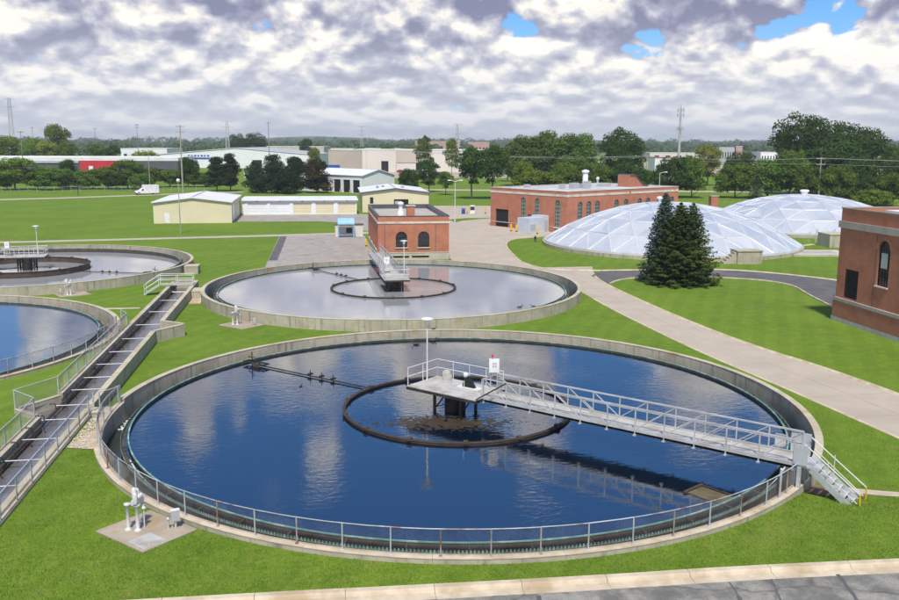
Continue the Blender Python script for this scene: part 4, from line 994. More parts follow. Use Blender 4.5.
# local x runs along the dome side, local y along the yard side
aw = [(u, 2.3, 1.35, 3.3, True, 'win') for u in (3.6, 6.0, 8.4, 14.0, 16.8, 21.0, 23.6, 27.2, 29.4, 31.5)]
cA = rect(W2, D2)
wall(mbd, cA[0], cA[1], -.3, H2-.5, 'brick', aw, glass='glass_sky_tint'); wall(mbd, cA[1], cA[2], -.3, H2-.5, 'brick'); wall(mbd, cA[2], cA[3], -.3, H2-.5, 'brick')
wall(mbd, cA[3], cA[0], -.3, H2-.5, 'brick', [(3.2, .02, 3.6, 3.4, False, 'dark'), (9.0, 1.6, 1.2, 4.4, True, 'win'), (12.6, 1.6, 1.2, 4.4, True, 'win'), (10.8, 1.4, 1.2, 1.5, False, 'win'), (17.8, .9, 1.3, 5.0, True, 'win')], glass='glass_sky_tint')
for i in range(4): wall(mbd, cA[i], cA[(i+1) % 4], H2-.5, H2, 'brick', name='parapet')
band(mbd, cA, H2-.95, H2-.55, .06, 'stone_band'); band(mbd, cA, .9, 1.0, .06, 'stone_band', 'water_table'); band(mbd, cA, H2, H2+.08, .06, 'stone_band', 'coping')
MB().box(.05, W2-.05, .05, D2-.05, H2-.5, H2-.02).build('roof', 'roof_grey', mbd)
MB().box(17.6, 18.0, -.14, -.003, -.2, H2-.55).build('pilaster', 'brick', mbd)
for x, y, w, d, h in ((9., 6.5, 1.6, 1.2, 1.1), (11.5, 6.2, 2.0, 1.3, .9), (13.6, 7., 1.1, 1.1, 1.3), (7.4, 8., .9, .9, .9), (20.5, 9., 2.6, 1.4, .5), (5., 15., 1., 1., .6), (25., 12., 1.4, 1.2, .5)): MB().box(x, x+w, y, y+d, H2-.02, H2+h).build('roof_unit', 'grey_metal', mbd)
MB().lathe([(.55, 0), (.55, 2.6), (.5, 2.7), (.75, 2.8), (.75, 3.2), (0, 3.4)], 14, (17.5, 11., H2)).build('roof_stack', 'white_metal', mbd)
MB().lathe([(.2, 0), (.2, 1.2), (.35, 1.3), (.3, 1.7), (0, 1.8)], 10, (22.5, 12., H2)).build('roof_vent', 'white_metal', mbd)
wg = MB(); prof = [(24.0, 0), (24.0, 2.35), (25.0, 2.45), (26.0, 2.2), (27.2, 1.2), (28.6, .45), (30., .15), (30.2, 0)]
wg.add([(x, 5.0, H2+z) for x, z in prof]+[(x, 8.0, H2+z) for x, z in prof], [tuple(range(8)), tuple(range(15, 7, -1))]+[(i, (i+1) % 8, 8+(i+1) % 8, 8+i) for i in range(8)])
pw = wg.build('stair_penthouse', 'brick', mbd)
rf = MB(); rf.add([(x, 4.8, H2+z+.08) for x, z in prof[1:7]]+[(x, 8.2, H2+z+.08) for x, z in prof[1:7]]+[(x, 4.8, H2+z-.05) for x, z in prof[1:7]]+[(x, 8.2, H2+z-.05) for x, z in prof[1:7]], [(i, i+1, 7+i, 6+i) for i in range(5)]+[(12+i, 13+i, i+1, i) for i in range(5)]+[(6+i, 7+i, 19+i, 18+i) for i in range(5)])
rf.build('penthouse_roof', 'coping_dark', pw)

# east building on the right edge
eb = thing('east_building', 'red brick building cut by the right edge, arched window and louvred vent', 'building', (39.4, -12., 0))
W3, D3, H3 = 24., 36.6, 10.35
c3_ = rect(W3, D3)
wall(eb, c3_[0], c3_[1], 2.2, H3-.7, 'brick'); wall(eb, c3_[1], c3_[2], 2.2, H3-.7, 'brick'); wall(eb, c3_[2], c3_[3], 2.2, H3-.7, 'brick', [(6, 3, 1.8, 5, True, 'win')])
# west face: u measured from the north corner
wall(eb, c3_[3], c3_[0], 2.2, H3-.7, 'brick', [(2.25, 2.35, 2.0, 2.6, False, 'louvre'), (6.6, 4.15, 1.55, 3.9, True, 'win'), (13., 4.15, 1.55, 3.9, True, 'win'), (20., 4.15, 1.55, 3.9, True, 'win'), (27., 4.15, 1.55, 3.9, True, 'win')], glass='glass_dark')
for i in range(4):
    wall(eb, c3_[i], c3_[(i+1) % 4], H3-.7, H3, 'brick', name='parapet'); wall(eb, c3_[i], c3_[(i+1) % 4], .42, 2.2, 'brick', name='base_course')
ex = [(-.14, -.14), (W3+.14, -.14), (W3+.14, D3+.14), (-.14, D3+.14)]
for i in range(4): wall(eb, ex[i], ex[(i+1) % 4], .42, 1.9, 'brick', name='base_brick'); wall(eb, [(p[0]*1.01-.06 if p[0] < 1 else p[0]+.1, p[1]-.06 if p[1] < 1 else p[1]+.06) for p in ex][i], [(p[0]*1.01-.06 if p[0] < 1 else p[0]+.1, p[1]-.06 if p[1] < 1 else p[1]+.06) for p in ex][(i+1) % 4], -.3, .42, 'concrete_clean', name='foundation')
band(eb, c3_, 1.9, 2.2, .20, 'stone_grey', 'water_table'); band(eb, c3_, H3-1.75, H3-1.15, .16, 'stone_grey'); band(eb, c3_, H3, H3+.10, .06, 'stone_grey', 'coping')
MB().box(.3, W3-.3, .3, D3-.3, H3-.7, H3-.45).build('roof', 'gravel_roof', eb)
MB().box(1.2, 6., D3-12, D3-4.5, H3-.45, H3+.15).build('skylight', 'white_metal', eb)
# arch surround of the near window
mb = MB(); u, v, r = D3-6.6, 4.15+3.9-.775, .775
pts = [(u+rr*math.cos(PI*i/12), v+rr*math.sin(PI*i/12)) for rr in (r+.02, r+.38) for i in range(13)]
mb.add([(-.05, y, z) for y, z in pts]+[(.02, y, z) for y, z in pts], [(i, i+1, 14+i, 13+i) for i in range(12)]+[(13+i, 14+i, 40+i, 39+i) for i in range(12)]+[(26+i, 27+i, 1+i, i) for i in range(12)])
mb.build('arch_surround', 'brick', eb)
MB().box(.04, .10, u-.42, u+.42, 4.15+1.55, 4.15+2.85).build('window_unit', 'grey_metal', eb)
MB().box(-.01, .01, u+1.08, u+1.16, 2.2, H3-1.8).build('control_joint', 'coping_dark', eb)

# domes ---------------------------------------------------------------
def dome(label, cx, cy, Rb, rise, z0, cap_ang, cap_r, n=5):
    d = thing('dome', label, 'dome', (cx, cy, 0), 0, 'aluminium domes over tanks')
    Rs = (Rb*Rb+rise*rise)/(2*rise); zc = rise-Rs
    MB().ring(0, 0, Rb-.5, Rb+.35, -.4, z0, n=96).build('ring_wall', 'concrete', d); MB().ring(0, 0, Rb-.2, Rb+.12, z0, z0+.22, n=96).build('ring_beam', 'dome_batten', d)
    def pt(q, r, k):                        # sector q, ring r, step k on a hexagonal lattice
        if r == 0: return Vector((0, 0, rise+z0+.2))
        g = 2*PI*(q+k/r)/6+.35; phi = math.asin(Rb/Rs)*r/n; return Vector((Rs*math.sin(phi)*math.cos(g), Rs*math.sin(phi)*math.sin(g), zc+Rs*math.cos(phi)+z0+.2))
    tris = []
    for q in range(6):
        for r in range(1, n+1):
            for k in range(r):
                tris.append((pt(q, r-1, k), pt(q, r, k), pt(q, r, k+1)))
                if k < r-1: tris.append((pt(q, r-1, k), pt(q, r, k+1), pt(q, r-1, k+1)))
    rnd = random.Random(int(cx)); bat = MB(); seen = set()
    for t in tris:
        c_ = (t[0]+t[1]+t[2])/3; nn = (t[1]-t[0]).cross(t[2]-t[0]).normalized()
        if nn.z < 0: nn = -nn
        inn = [p+(c_-p).normalized()*.05+nn*rnd.uniform(-.04, .05) for p in t]
        lift = nn*rnd.uniform(-.22, .24); vs = inn+[c_+lift]
        f = [(0, 1, 3), (1, 2, 3), (2, 0, 3)]
        if (vs[1]-vs[0]).cross(vs[3]-vs[0]).z < 0: f = [x[::-1] for x in f]
        MB().add([v-c_ for v in vs], f).build('panel', 'dome_aluminium', d, loc=c_)
        for a, b in ((0, 1), (1, 2), (2, 0)):
            k = tuple(sorted((tuple(round(v, 2) for v in t[a]), tuple(round(v, 2) for v in t[b]))))
            if k not in seen: seen.add(k); bat.bar(t[a]+Vector((0, 0, .03)), t[b]+Vector((0, 0, .03)), .13, .10)
    bat.build('batten', 'dome_batten', d)
    x, y = cap_r*math.cos(cap_ang), cap_r*math.sin(cap_ang); zz_ = zc+math.sqrt(Rs*Rs-x*x-y*y)+z0+.15
    cp = MB().lathe([(.6, 0), (.6, .5), (.85, .55), (.85, .85), (.6, .95), (0, 1.0)], 16, (x, y, zz_)).build('vent_cap', 'white_metal', d)
    return d
dome('front silver dome of triangular panels beside the spruces', 47.9, 85.0, 19.9, 6.15, .55, R(170), 1.4)
dome('rear silver dome partly hidden behind the front dome', 85.6, 110.6, 20.0, 5.75, .55, 0, .01)
# concrete vault with steps and other boxes near the domes
vb = thing('valve_vault', 'grey concrete block with concrete steps beside the front dome', 'vault', (50.1, 63.2, 0), R(-4))
MB().box(-1.7, 1.7, -1.3, 1.3, -.2, 1.7).build('body', 'concrete', vb); MB().box(-1.8, 1.8, -1.4, 1.4, 1.7, 1.82).build('lid', 'concrete', vb)
for k in range(5): MB().box(-1.7-.36*(5-k), -1.7-.36*(4-k)-.003, -1.0, .2, -.1, .32*(k+1)-.04).build('step', 'concrete', vb)
v2 = thing('valve_vault', 'pale concrete block in the gap between rear dome and brick building', 'vault', (75.3, 80.5, 0), R(-4))
MB().box(-3.2, 3.2, -2, 2, -.2, 2.0).build('body', 'concrete', v2); MB().box(-3.3, 3.3, -2.1, 2.1, 2.0, 2.12).build('lid', 'concrete_top', v2)
sl_ = thing('ground_slab', 'flat concrete slab with a dark recess between the domes and brick building', 'slab', (65.2, 71.3, 0), R(-8))
MB().box(-4.4, 4.4, -3.0, 3.0, -.2, .28).build('slab', 'concrete_clean', sl_); MB().box(-2.2, 2.8, -1.0, 1.3, .285, .30).build('recess', 'stone_grey', sl_)
for k, (x, y) in enumerate(((72.8, 86.2), (73.9, 86.0), (75.4, 85.7), (76.6, 85.4))):
    p = thing('vent_pipe', '%s of four thin vent pipes standing at the foot of the rear dome' % ('leftmost', 'second from left', 'third from left', 'rightmost')[k], 'pipe', (x, y, 0), 0, 'vent pipes by the rear dome'); MB().path([(0, 0, 0), (0, 0, 1.7+.5*(k % 2)), (.3, 0, 1.9+.5*(k % 2)), (.3, 0, 1.6)], .06).build('pipe_length', 'galvanised', p)
sheet('dome_path', [[(58., 76.), (72., 84.), (72.6, 83.2), (58.8, 75.2)]], 'kerb', .012, kind='structure')
cb_ = thing('brick_pier', 'small brick pier between the two domes', 'pier', (84.5, 148., 0)); MB().box(-.9, .9, -.7, .7, 0, 3.9).build('shaft', 'brick', cb_); MB().box(-1, 1, -.8, .8, 3.9, 4.1).build('cap', 'stone_grey', cb_)

# sheds ---------------------------------------------------------------
def gable_shed(root, w, d, eave, ridge, wmat, rmat, front=(), right=(), left=(), over=.35, along='y', trim='white_metal', seams=True):
    c = rect(w, d)
    wall(root, c[0], c[1], -.2, eave, wmat, front, sill=None); wall(root, c[1], c[2], -.2, eave, wmat, right, sill=None); wall(root, c[2], c[3], -.2, eave, wmat); wall(root, c[3], c[0], -.2, eave, wmat, left, sill=None)
    if along == 'y':
        for y, nm in ((.0, 'gable'), (d, 'gable')): MB().prism([(0, 0), (0, 0), (0, 0)], 0, 0) and MB().add([(0, y, eave), (w, y, eave), (w/2, y, ridge)], [(0, 1, 2) if y == 0 else (2, 1, 0)]).build('gable', wmat, root)
        k = (ridge-eave)/(w/2)
        for s_, nm in ((0, 'l'), (1, 'r')):
            x0, x1 = (-over, w/2) if s_ == 0 else (w+over, w/2); z0 = eave-over*k+.03; z1 = ridge+.03
            n = max(2, int(d/3.)); 
            for i in range(n):
                ya, yb = -over+(d+2*over)*i/n+.012, -over+(d+2*over)*(i+1)/n-.012
                MB().add([(x0, ya, z0), (x0, yb, z0), (x1, yb, z1), (x1, ya, z1), (x0, ya, z0+.12), (x0, yb, z0+.12), (x1, yb, z1+.12), (x1, ya, z1+.12)], [(0,1,2,3),(4,7,6,5),(0,4,5,1),(1,5,6,2),(2,6,7,3),(3,7,4,0)]).build('roof_panel', rmat, root)
        MB().bar((w/2, -over-.01, ridge+.16), (w/2, d+over, ridge+.16), .5, .06).build('ridge_cap', 'grey_metal', root)
        for x0 in (0, w): MB().box(x0-.07 if x0 == 0 else x0, x0 if x0 == 0 else x0+.07, -.05, .05, 0, eave).build('corner_trim', trim, root)
        for s_ in (0, 1):
            a, b = ((-over, -over-.03, eave-over*k+.06), (w/2, -over-.03, ridge+.06)) if s_ == 0 else ((w/2, -over-.03, ridge+.06), (w+over, -over-.03, eave-over*k+.06)); MB().bar(a, b, .06, .26).build('barge_board', trim, root)
def rib_wall(root, x0, x1, y, z0, z1, mat, step=.9):
    mb = MB(); n = int((x1-x0)/step)
    for i in range(n+1): x = lerp(x0, x1, i/n); mb.box(x-.05, x+.05, y-.05, y-.002, z0, z1)
    mb.build('wall_rib', mat, root)
s1_ = thing('yellow_shed', 'cream metal shed with white gable roof and small white door, left of the garages', 'shed', (-40.1, 132.6, 0))
gable_shed(s1_, 15.0, 22.0, 4.2, 5.1, 'cream_metal', 'roof_white', front=[(2.5, .05, 1.1, 2.1, False, 'dark')], right=[(4.5, .1, 3.6, 3.4, False, 'dark')], trim='white_metal')
MB().box(1.97, 3.03, -.03, .1, .05, 2.13).build('door', 'vehicle_white', s1_); MB().box(15.0-.1, 15.03, 2.75, 6.25, .1, 3.45).build('roller_door', 'vehicle_white', s1_)
rib_wall(s1_, .5, 14.5, 0, 2.3, 4.15, 'cream_metal', 1.0)
sr = thing('storage_row', 'long low white garage row with flat roof and five doors', 'garage', (-24.7, 152.9, 0), R(-.6))
WR, HRr = 25.6, 3.25
ops = [(3.4+5.0*i, .1, 4.2 if i < 2 else 4.0, 2.55, False, 'dark') for i in range(5)]
cR = rect(WR, 12.)
wall(sr, cR[0], cR[1], -.2, HRr, 'white_metal', ops, depth=.3, sill=None); wall(sr, cR[1], cR[2], -.2, HRr, 'white_metal'); wall(sr, cR[2], cR[3], -.2, HRr, 'white_metal'); wall(sr, cR[3], cR[0], -.2, HRr, 'white_metal')
for i in range(5):
    w = 4.2 if i < 2 else 4.0
    for k in range(4): MB().box(3.4+5*i-w/2, 3.4+5*i+w/2, .10, .16, .1+.637*k, .1+.637*(k+1)-.02).build('door_panel', 'white_metal' if i < 2 else 'cream_metal', sr)
    MB().box(3.4+5*i-2.7, 3.4+5*i-2.2, -.10, -.01, -.1, 2.9).build('pier', 'white_metal', sr)
    MB().lathe([(.12, 0), (.12, .2), (0, .25)], 8, (3.4+5*i, -.2, 2.9)).build('wall_lamp', 'frame_dark', sr)
for i in range(6): MB().box(-.3+4.37*i+.01, -.3+4.37*(i+1)-.01, -.45, 12.3, HRr+.0, HRr+.16).build('roof_panel', 'roof_white', sr)
MB().box(-.32, WR+.32, -.5, -.45, HRr-.12, HRr+.18).build('fascia', 'white_metal', sr)
s2_ = thing('yellow_shed', 'cream metal shed with shallow white roof right behind the pump house', 'shed', (2.4, 157.6, 0), R(-1))
gable_shed(s2_, 15.6, 24., 4.5, 5.45, 'cream_metal', 'roof_white', front=[(2.2, 2.0, .8, 1.5, False, 'win'), (9.1, 1.4, 3.4, 1.6, False, 'dark')], left=[(5., .1, 3., 3., False, 'dark')], trim='dark_grey')
MB().box(7.6, 8.6, -.5, -.01, 1.5, 2.6).build('wall_unit', 'grey_metal', s2_)
for x, y in ((4., 9.), (5.5, 12.), (10., 8.)): MB().lathe([(.3, 0), (.3, .5), (.5, .55), (0, .8)], 10, (x, y, 5.0)).build('roof_vent', 'grey_metal', s2_)
s3_ = thing('white_shed', 'large white metal shed with three open vehicle bays', 'shed', (6.3, 235.5, 0), R(40))
gable_shed(s3_, 14.5, 30., 5.6, 7.4, 'white_metal', 'roof_white', left=[(30-2.7-4.6*i, .05, 3.3, 4.1, False, 'dark') for i in range(3)]+[(30-18-4.6*i, .05, 3.3, 4.1, False, 'dark') for i in range(2)], trim='white_metal')
for i in range(4): MB().box(-.4, -.02, .35+4.6*i, 1.05+4.6*i, 0, 1.1).build('bay_bumper', 'tan_panel', s3_)

# blue canopy and cabinets by the pump house, bollards
bc = thing('blue_canopy', 'light blue painted steel frame with rounded canopy beside the pump house', 'canopy', (-3.2, 101.5, 0))
for x in (-1.3, 1.3):
    for y in (0, 1.2): MB().tube((x, y, 0), (x, y, 2.3), .09, n=8).build('leg', 'blue_paint', bc)
mb = MB(); n = 8
for i in range(n): 
    a0, a1 = PI*i/n*.5, PI*(i+1)/n*.5
    mb.add([(-1.4, -.1+1.5*(1-math.cos(a0)), 2.3+1.0*math.sin(a0)), (1.4, -.1+1.5*(1-math.cos(a0)), 2.3+1.0*math.sin(a0)), (1.4, -.1+1.5*(1-math.cos(a1)), 2.3+1.0*math.sin(a1)), (-1.4, -.1+1.5*(1-math.cos(a1)), 2.3+1.0*math.sin(a1))], [(0,1,2,3)])
mb.box(-1.4, 1.4, 1.3, 1.42, 2.3, 3.3); mb.build('canopy_hood', 'blue_paint', bc); MB().bar((-1.3, 0, .5), (1.3, 0, .5), .08, .08).build('brace', 'blue_paint', bc); MB().bar((1.3, 0, 1.6), (2.2, 0, .1), .09, .09).build('stay', 'blue_paint', bc)
ec = thing('equipment_cabinet', 'low pale cabinet with dark vent behind the blue canopy', 'cabinet', (-2.6, 104.6, 0)); MB().box(-2.4, 2.4, -.7, .7, 0, 2.0).build('body', 'tan_white', ec); MB().box(-.5, .5, -.74, -.705, .6, 1.5).build('vent', 'frame_dark', ec); MB().box(-2.5, 2.5, -.8, .8, 2.0, 2.12).build('lid', 'dark_grey', ec)
mb = MB()
for i, (x, y) in enumerate(((-.55, 88.), (-.6, 80.), (-.65, 74.2))):
    b_ = thing('yellow_bollard', ['yellow bollard beside the pump house wall, farthest of three', 'yellow bollard beside the pump house wall, middle of three', 'yellow bollard beside the pump house wall, nearest of three'][i], 'bollard', (x, y, 0), 0, 'bollards by the pump house')
    MB().lathe([(.15, 0), (.15, 1.1), (.12, 1.2), (0, 1.24)], 12).build('post', 'yellow_paint', b_); MB().ring(0, 0, .15, .162, .1, .25, n=12).build('band', 'rubber', b_)
gu = thing('generator_unit', 'pale blue grey equipment housing on the yard beside the main building', 'cabinet', (31.7, 108.6, 0), R(32)); MB().box(-3.2, .4, -1.5, 1.5, .1, 2.7).build('body', 'ac_unit', gu); MB().box(.42, 2.6, -1.5, 1.5, .1, 3.0).build('body', 'ac_unit', gu)
for z in (.5, .8, 1.1, 1.4): MB().box(-2.9, -1.6, -1.54, -1.505, z, z+.15).build('louvre_slat', 'grey_metal', gu)
MB().box(.8, 1.6, -1.55, -1.505, .2, 2.2).build('door', 'grey_metal', gu); MB().box(-3.4, 2.8, -1.7, 1.7, -.1, .1).build('plinth', 'concrete_clean', gu)
for i, (x, y) in enumerate(((27.3, 109.4), (28.0, 108.0), (30.9, 103.9))):
    b_ = thing('yellow_bollard', ['yellow bollard left of the equipment housing, the farther of the pair', 'yellow bollard left of the equipment housing, the nearer of the pair', 'yellow bollard at the near right foot of the equipment housing'][i], 'bollard', (x, y, 0), 0, 'bollards by the main building')
    MB().lathe([(.16, 0), (.16, 1.3), (.12, 1.4), (0, 1.44)], 12).build('post', 'yellow_paint', b_); MB().ring(0, 0, .16, .17, .1, .25, n=12).build('band', 'rubber', b_)
hyd = thing('hydrant', 'dark hydrant on the lawn edge left of the front dome', 'hydrant', (27.6, 92.2, 0)); MB().lathe([(.2, 0), (.2, .1), (.14, .12), (.14, .7), (.2, .74), (.16, .9), (0, 1.)], 12).build('barrel', 'frame_dark', hyd); MB().tube((-.25, 0, .5), (.25, 0, .5), .08, n=8).build('outlet', 'frame_dark', hyd)
# fuel point on the far yard
fp_ = thing('fuel_pump', 'small white and dark fuel pump on the far yard', 'fuel pump', (27.2, 150.6, 0)); MB().box(-.55, .55, -.3, .3, .15, 2.0).build('body', 'vehicle_white', fp_); MB().box(-.5, .5, -.33, -.305, .9, 1.7).build('dial_panel', 'frame_dark', fp_); MB().box(-1.2, 1.2, -.6, .6, 0, .15).build('plinth', 'concrete_clean', fp_)
fb = thing('barrel', 'dark blue barrel left of the small fuel pump', 'barrel', (25.2, 150.9, 0)); MB().lathe([(.42, 0), (.42, .4), (.45, .43), (.42, .46), (.42, .9), (.45, .93), (.42, .96), (.42, 1.3), (0, 1.3)], 14).build('drum', 'blue_deep', fb)
for i, (x, y) in enumerate(((26.1, 150.6), (30.2, 150.2), (31.6, 150.0))):
    b_ = thing('yellow_bollard', ['yellow bollard between barrel and fuel pump', 'yellow bollard right of the fuel pump', 'outer right yellow bollard of the fuel point'][i], 'bollard', (x, y, 0), 0, 'bollards at the fuel point'); MB().lathe([(.14, 0), (.14, 1.5), (.1, 1.6), (0, 1.63)], 10).build('post', 'yellow_paint', b_); MB().ring(0, 0, .14, .15, .1, .3, n=10).build('band', 'rubber', b_)
sheet('lawn_island', [[(20., 129.), (22., 133.), (27., 136.8), (30.5, 139.), (24., 139.5), (19.5, 136.)]], 'lawn', .02, kind='structure'); sheet('lawn_island', [[(30.2, 127.), (29.5, 123.5), (28., 125.5), (28.6, 128.)]], 'lawn', .02, kind='structure')

# ------------------------------------------------------------------ van
vn = thing('utility_van', 'white box van driving along the far drive behind the lawn', 'van', (-59.6, 234.2, .02), R(28+180))
def hull(secs, mat, name, parent):            # secs: x, half width, z0, z1 lofted along x
    vs = []
    for x, w, z0, z1 in secs: vs += [(x, -w, z0), (x, w, z0), (x, w*.96, z1), (x, -w*.96, z1)]
    n = len(secs); fs = [(4*i+j, 4*i+(j+1) % 4, 4*(i+1)+(j+1) % 4, 4*(i+1)+j) for i in range(n-1) for j in range(4)]+[(3, 2, 1, 0), (4*n-4, 4*n-3, 4*n-2, 4*n-1)]
    o = MB().add(vs, fs).build(name, mat, parent); bm = bmesh.new(); bm.from_mesh(o.data); bmesh.ops.recalc_face_normals(bm, faces=bm.faces[:]); bmesh.ops.bevel(bm, geom=bm.edges[:], offset=.05, segments=2, affect='EDGES'); bm.to_mesh(o.data); bm.free(); return o
hull([(-3.4, 1.05, .5, 2.75), (-3.3, 1.1, .45, 2.95), (1.0, 1.1, .45, 3.0), (1.25, 1.08, .5, 2.85)], 'vehicle_white', 'box_body', vn)
hull([(1.0, 1.0, .5, 2.1), (1.55, 1.0, .45, 2.05), (2.25, .98, .45, 1.4), (3.3, .95, .45, 1.25), (3.5, .9, .5, 1.0)], 'vehicle_white', 'cab', vn)
for s_ in (-1, 1):
    MB().add([(1.35, s_*1.01, 1.3), (2.0, s_*1.01, 1.3), (1.75, s_*1.0, 1.75), (1.35, s_*1.0, 1.9)], [(0,1,2,3) if s_ < 0 else (3,2,1,0)]).build('side_window', 'windscreen', vn)
    for x in (2.75, -2.1):
        wq = MB().tube((x, s_*.72, .42), (x, s_*1.04, .42), .42, n=16).build('wheel', 'rubber', vn); MB().tube((x, s_*1.0, .42), (x, s_*1.055, .42), .24, n=12).build('rim', 'grey_metal', wq)
    MB().box(3.42, 3.53, s_*.75-.15, s_*.75+.15, .8, 1.0).build('headlight', 'lamp_lens', vn)
MB().add([(2.0, -.9, 1.52), (2.0, .9, 1.52), (1.58, .86, 2.02), (1.58, -.86, 2.02)], [(0,1,2,3)]).build('windscreen', 'windscreen', vn); MB().box(3.4, 3.6, -.9, .9, .4, .62).build('bumper', 'frame_dark', vn)

# ------------------------------------------------------------------ poles, towers, wires
def lamp_post(label, p, h, double=False, rz=0., arm=1.2):
    t = thing('street_lamp', label, 'street lamp', p, rz, 'street lamps')
    MB().lathe([(.16, 0), (.16, .5), (.085, .55), (.055, h), (0, h)], 10).build('pole', 'grey_metal', t)
    for s_ in ((-1, 1) if double else (1,)):
        MB().path([(0, 0, h-.1), (s_*arm*.6, 0, h+.12), (s_*arm, 0, h+.15)], .045).build('arm', 'white_metal', t); MB().box(s_*arm-.35, s_*arm+.35, -.17, .17, h+.08, h+.26).build('lamp_head', 'lamp_lens', t)
lamp_post('double headed white street lamp on the yard right of the pump house', (19.9, 129.4, 0), 8.4, True)
t = thing('lamp_pole', 'tall white pole with a round lamp in front of the cream shed', 'street lamp', (-32., 111.4, 0)); MB().tube((0, 0, 0), (0, 0, 9.2), .10, .07, 10).build('pole', 'wood_grey', t); MB().lathe([(.0, 9.0), (.3, 9.2), (.32, 9.45), (.2, 9.65), (0, 9.7)], 12).build('lamp_head', 'lamp_lens', t)
lamp_post('small street lamp behind the right end of the main building', (69.9, 145.4, 0), 9.5, False, 0., 1.4)
t = thing('lamp_pole', 'thin wood post in the trees beyond the white van', 'post', (-63.5, 261.4, 0)); MB().tube((0, 0, 0), (0, 0, 13.), .12, .08, 8).build('pole', 'wood_grey', t); MB().box(-.5, .5, -.06, .06, 12.5, 12.65).build('cross_arm', 'wood_grey', t)
t = thing('lamp_pole', 'dark thin post standing on the far lawn by the drive', 'post', (-79., 231., 0)); MB().tube((0, 0, 0), (0, 0, 6.5), .1, n=8).build('pole', 'frame_dark', t); MB().box(-.3, .3, -.15, .15, 6.4, 6.6).build('lamp_head', 'frame_dark', t)
POLES = {}
def util_pole(label, p, h, arms=1, rz=0., mat='wood_pole', r=.19, aw=2.4):
    t = thing('utility_pole', label, 'utility pole', p, rz, 'utility poles')
    MB().tube((0, 0, -.3), (0, 0, h), r, r*.6, 8).build('pole', mat, t)
    for k in range(arms):
        z = h-.5-1.6*k; MB().box(-aw/2, aw/2, -.07, .07, z-.09, z+.09).build('cross_arm', mat, t)
        for x in (-aw/2+.12, -.4, .4, aw/2-.12): MB().lathe([(.05, 0), (.09, .05), (.05, .1), (.09, .15), (0, .24)], 8, (x, 0, z+.09)).build('insulator', 'grey_metal', t)
    return t
util_pole('tall grey utility pole rising above the cream shed roof', (-47.4, 223.6, 0), 20.9, 2, 0., 'wood_grey', .26)
util_pole('leaning wood utility pole behind the rear dome', (132.4, 183.6, 0), 12.6, 2, R(8), 'wood_grey', .22, 3.0)
util_pole('wood utility pole in front of the trees behind the main building', (101.4, 236.7, 0), 12.4, 1, R(8), 'wood_grey', .22, 3.0)
util_pole('bare wood pole above the left trees, close to the left edge', (-114.9, 299.4, 0), 19.7, 1)
util_pole('utility pole in the far trees, above the grey and red building', (-134., 494.4, 0), 23.7, 1)
util_pole('utility pole on the skyline left of the tall grey pole', (-106., 470., 0), 25.7, 2)
util_pole('utility pole on the skyline above the big dark pines', (-33.8, 459., 0), 27., 1, 0., 'wood_pole', .3)
util_pole('short utility pole above the far left treetops', (-176., 521., 0), 24.4, 1)
def lattice(label, p, h, w=3.2, arm=7.):
    t = thing('transmission_tower', label, 'transmission tower', p, 0, 'far transmission towers')
    mb = MB(); nn = 9
    for sx_ in (-1, 1):
        for sy in (-1, 1): MB().bar((sx_*w/2, sy*w/2, 0), (sx_*w*.22, sy*w*.22, h), .28, .28).build('leg', 'grey_metal', t)
    for i in range(nn):
        a, b = h*i/nn, h*(i+1)/nn; wa, wb = w/2*(1-.56*i/nn), w/2*(1-.56*(i+1)/nn)
        mb.bar((-wa, -wa, a), (wb, -wb, b), .14, .14); mb.bar((wa, -wa, a), (-wb, -wb, b), .14, .14); mb.bar((-wb, -wb, b), (wb, -wb, b), .14, .14)
    mb.build('bracing', 'grey_metal', t)
    for z in (h*.72, h*.86, h*.985): MB().bar((-arm/2, 0, z), (arm/2, 0, z), .25, .3).build('cross_arm', 'grey_metal', t)
lattice('thin lattice tower on the skyline at the far left', (-241.6, 692., 0), 48.8, 3.6, 8.)
lattice('thin lattice tower on the skyline above the long white warehouse', (-71., 616., 0), 31., 3., 9.)
lattice('thin lattice tower on the skyline above the tan warehouse', (40., 903., 0), 33.2, 3., 9.)
lattice('thin lattice tower on the skyline above the round dark trees', (132., 839., 0), 34.7, 3., 9.)
ct = thing('cell_tower', 'tall grey monopole cell tower with antenna arms on the right skyline', 'cell tower', (183.9, 406.4, 0))
MB().tube((0, 0, 0), (0, 0, 35.), .85, .45, 12).build('mast', 'grey_metal', ct); MB().tube((0, 0, 35), (0, 0, 37.4), .10, n=8).build('spike', 'grey_metal', ct)
for z, nn in ((33.6, 6), (31., 6), (24., 4)):
    MB().ring(0, 0, .5, .75, z-.1, z+.1, n=12).build('collar', 'grey_metal', ct)
    for i in range(nn):
        g = 2*PI*i/nn; c_, s_ = math.cos(g), math.sin(g); MB().bar((.5*c_, .5*s_, z), (1.7*c_, 1.7*s_, z), .12, .12).build('antenna_arm', 'grey_metal', ct); MB().box(1.7*c_-.18, 1.7*c_+.18, 1.7*s_-.18, 1.7*s_+.18, z-1., z+1.).build('antenna', 'grey_metal', ct)
def wire(label, a, b, sag, r=.035):
    a, b = Vector(a), Vector(b); n = 14; pts = [a.lerp(b, i/n)-Vector((0, 0, sag*4*(i/n)*(1-i/n))) for i in range(n+1)]
    o = MB().path(pts, r, 4).build('power_line', 'grey_metal', None); tag(o, label, 'power line', 'power lines')
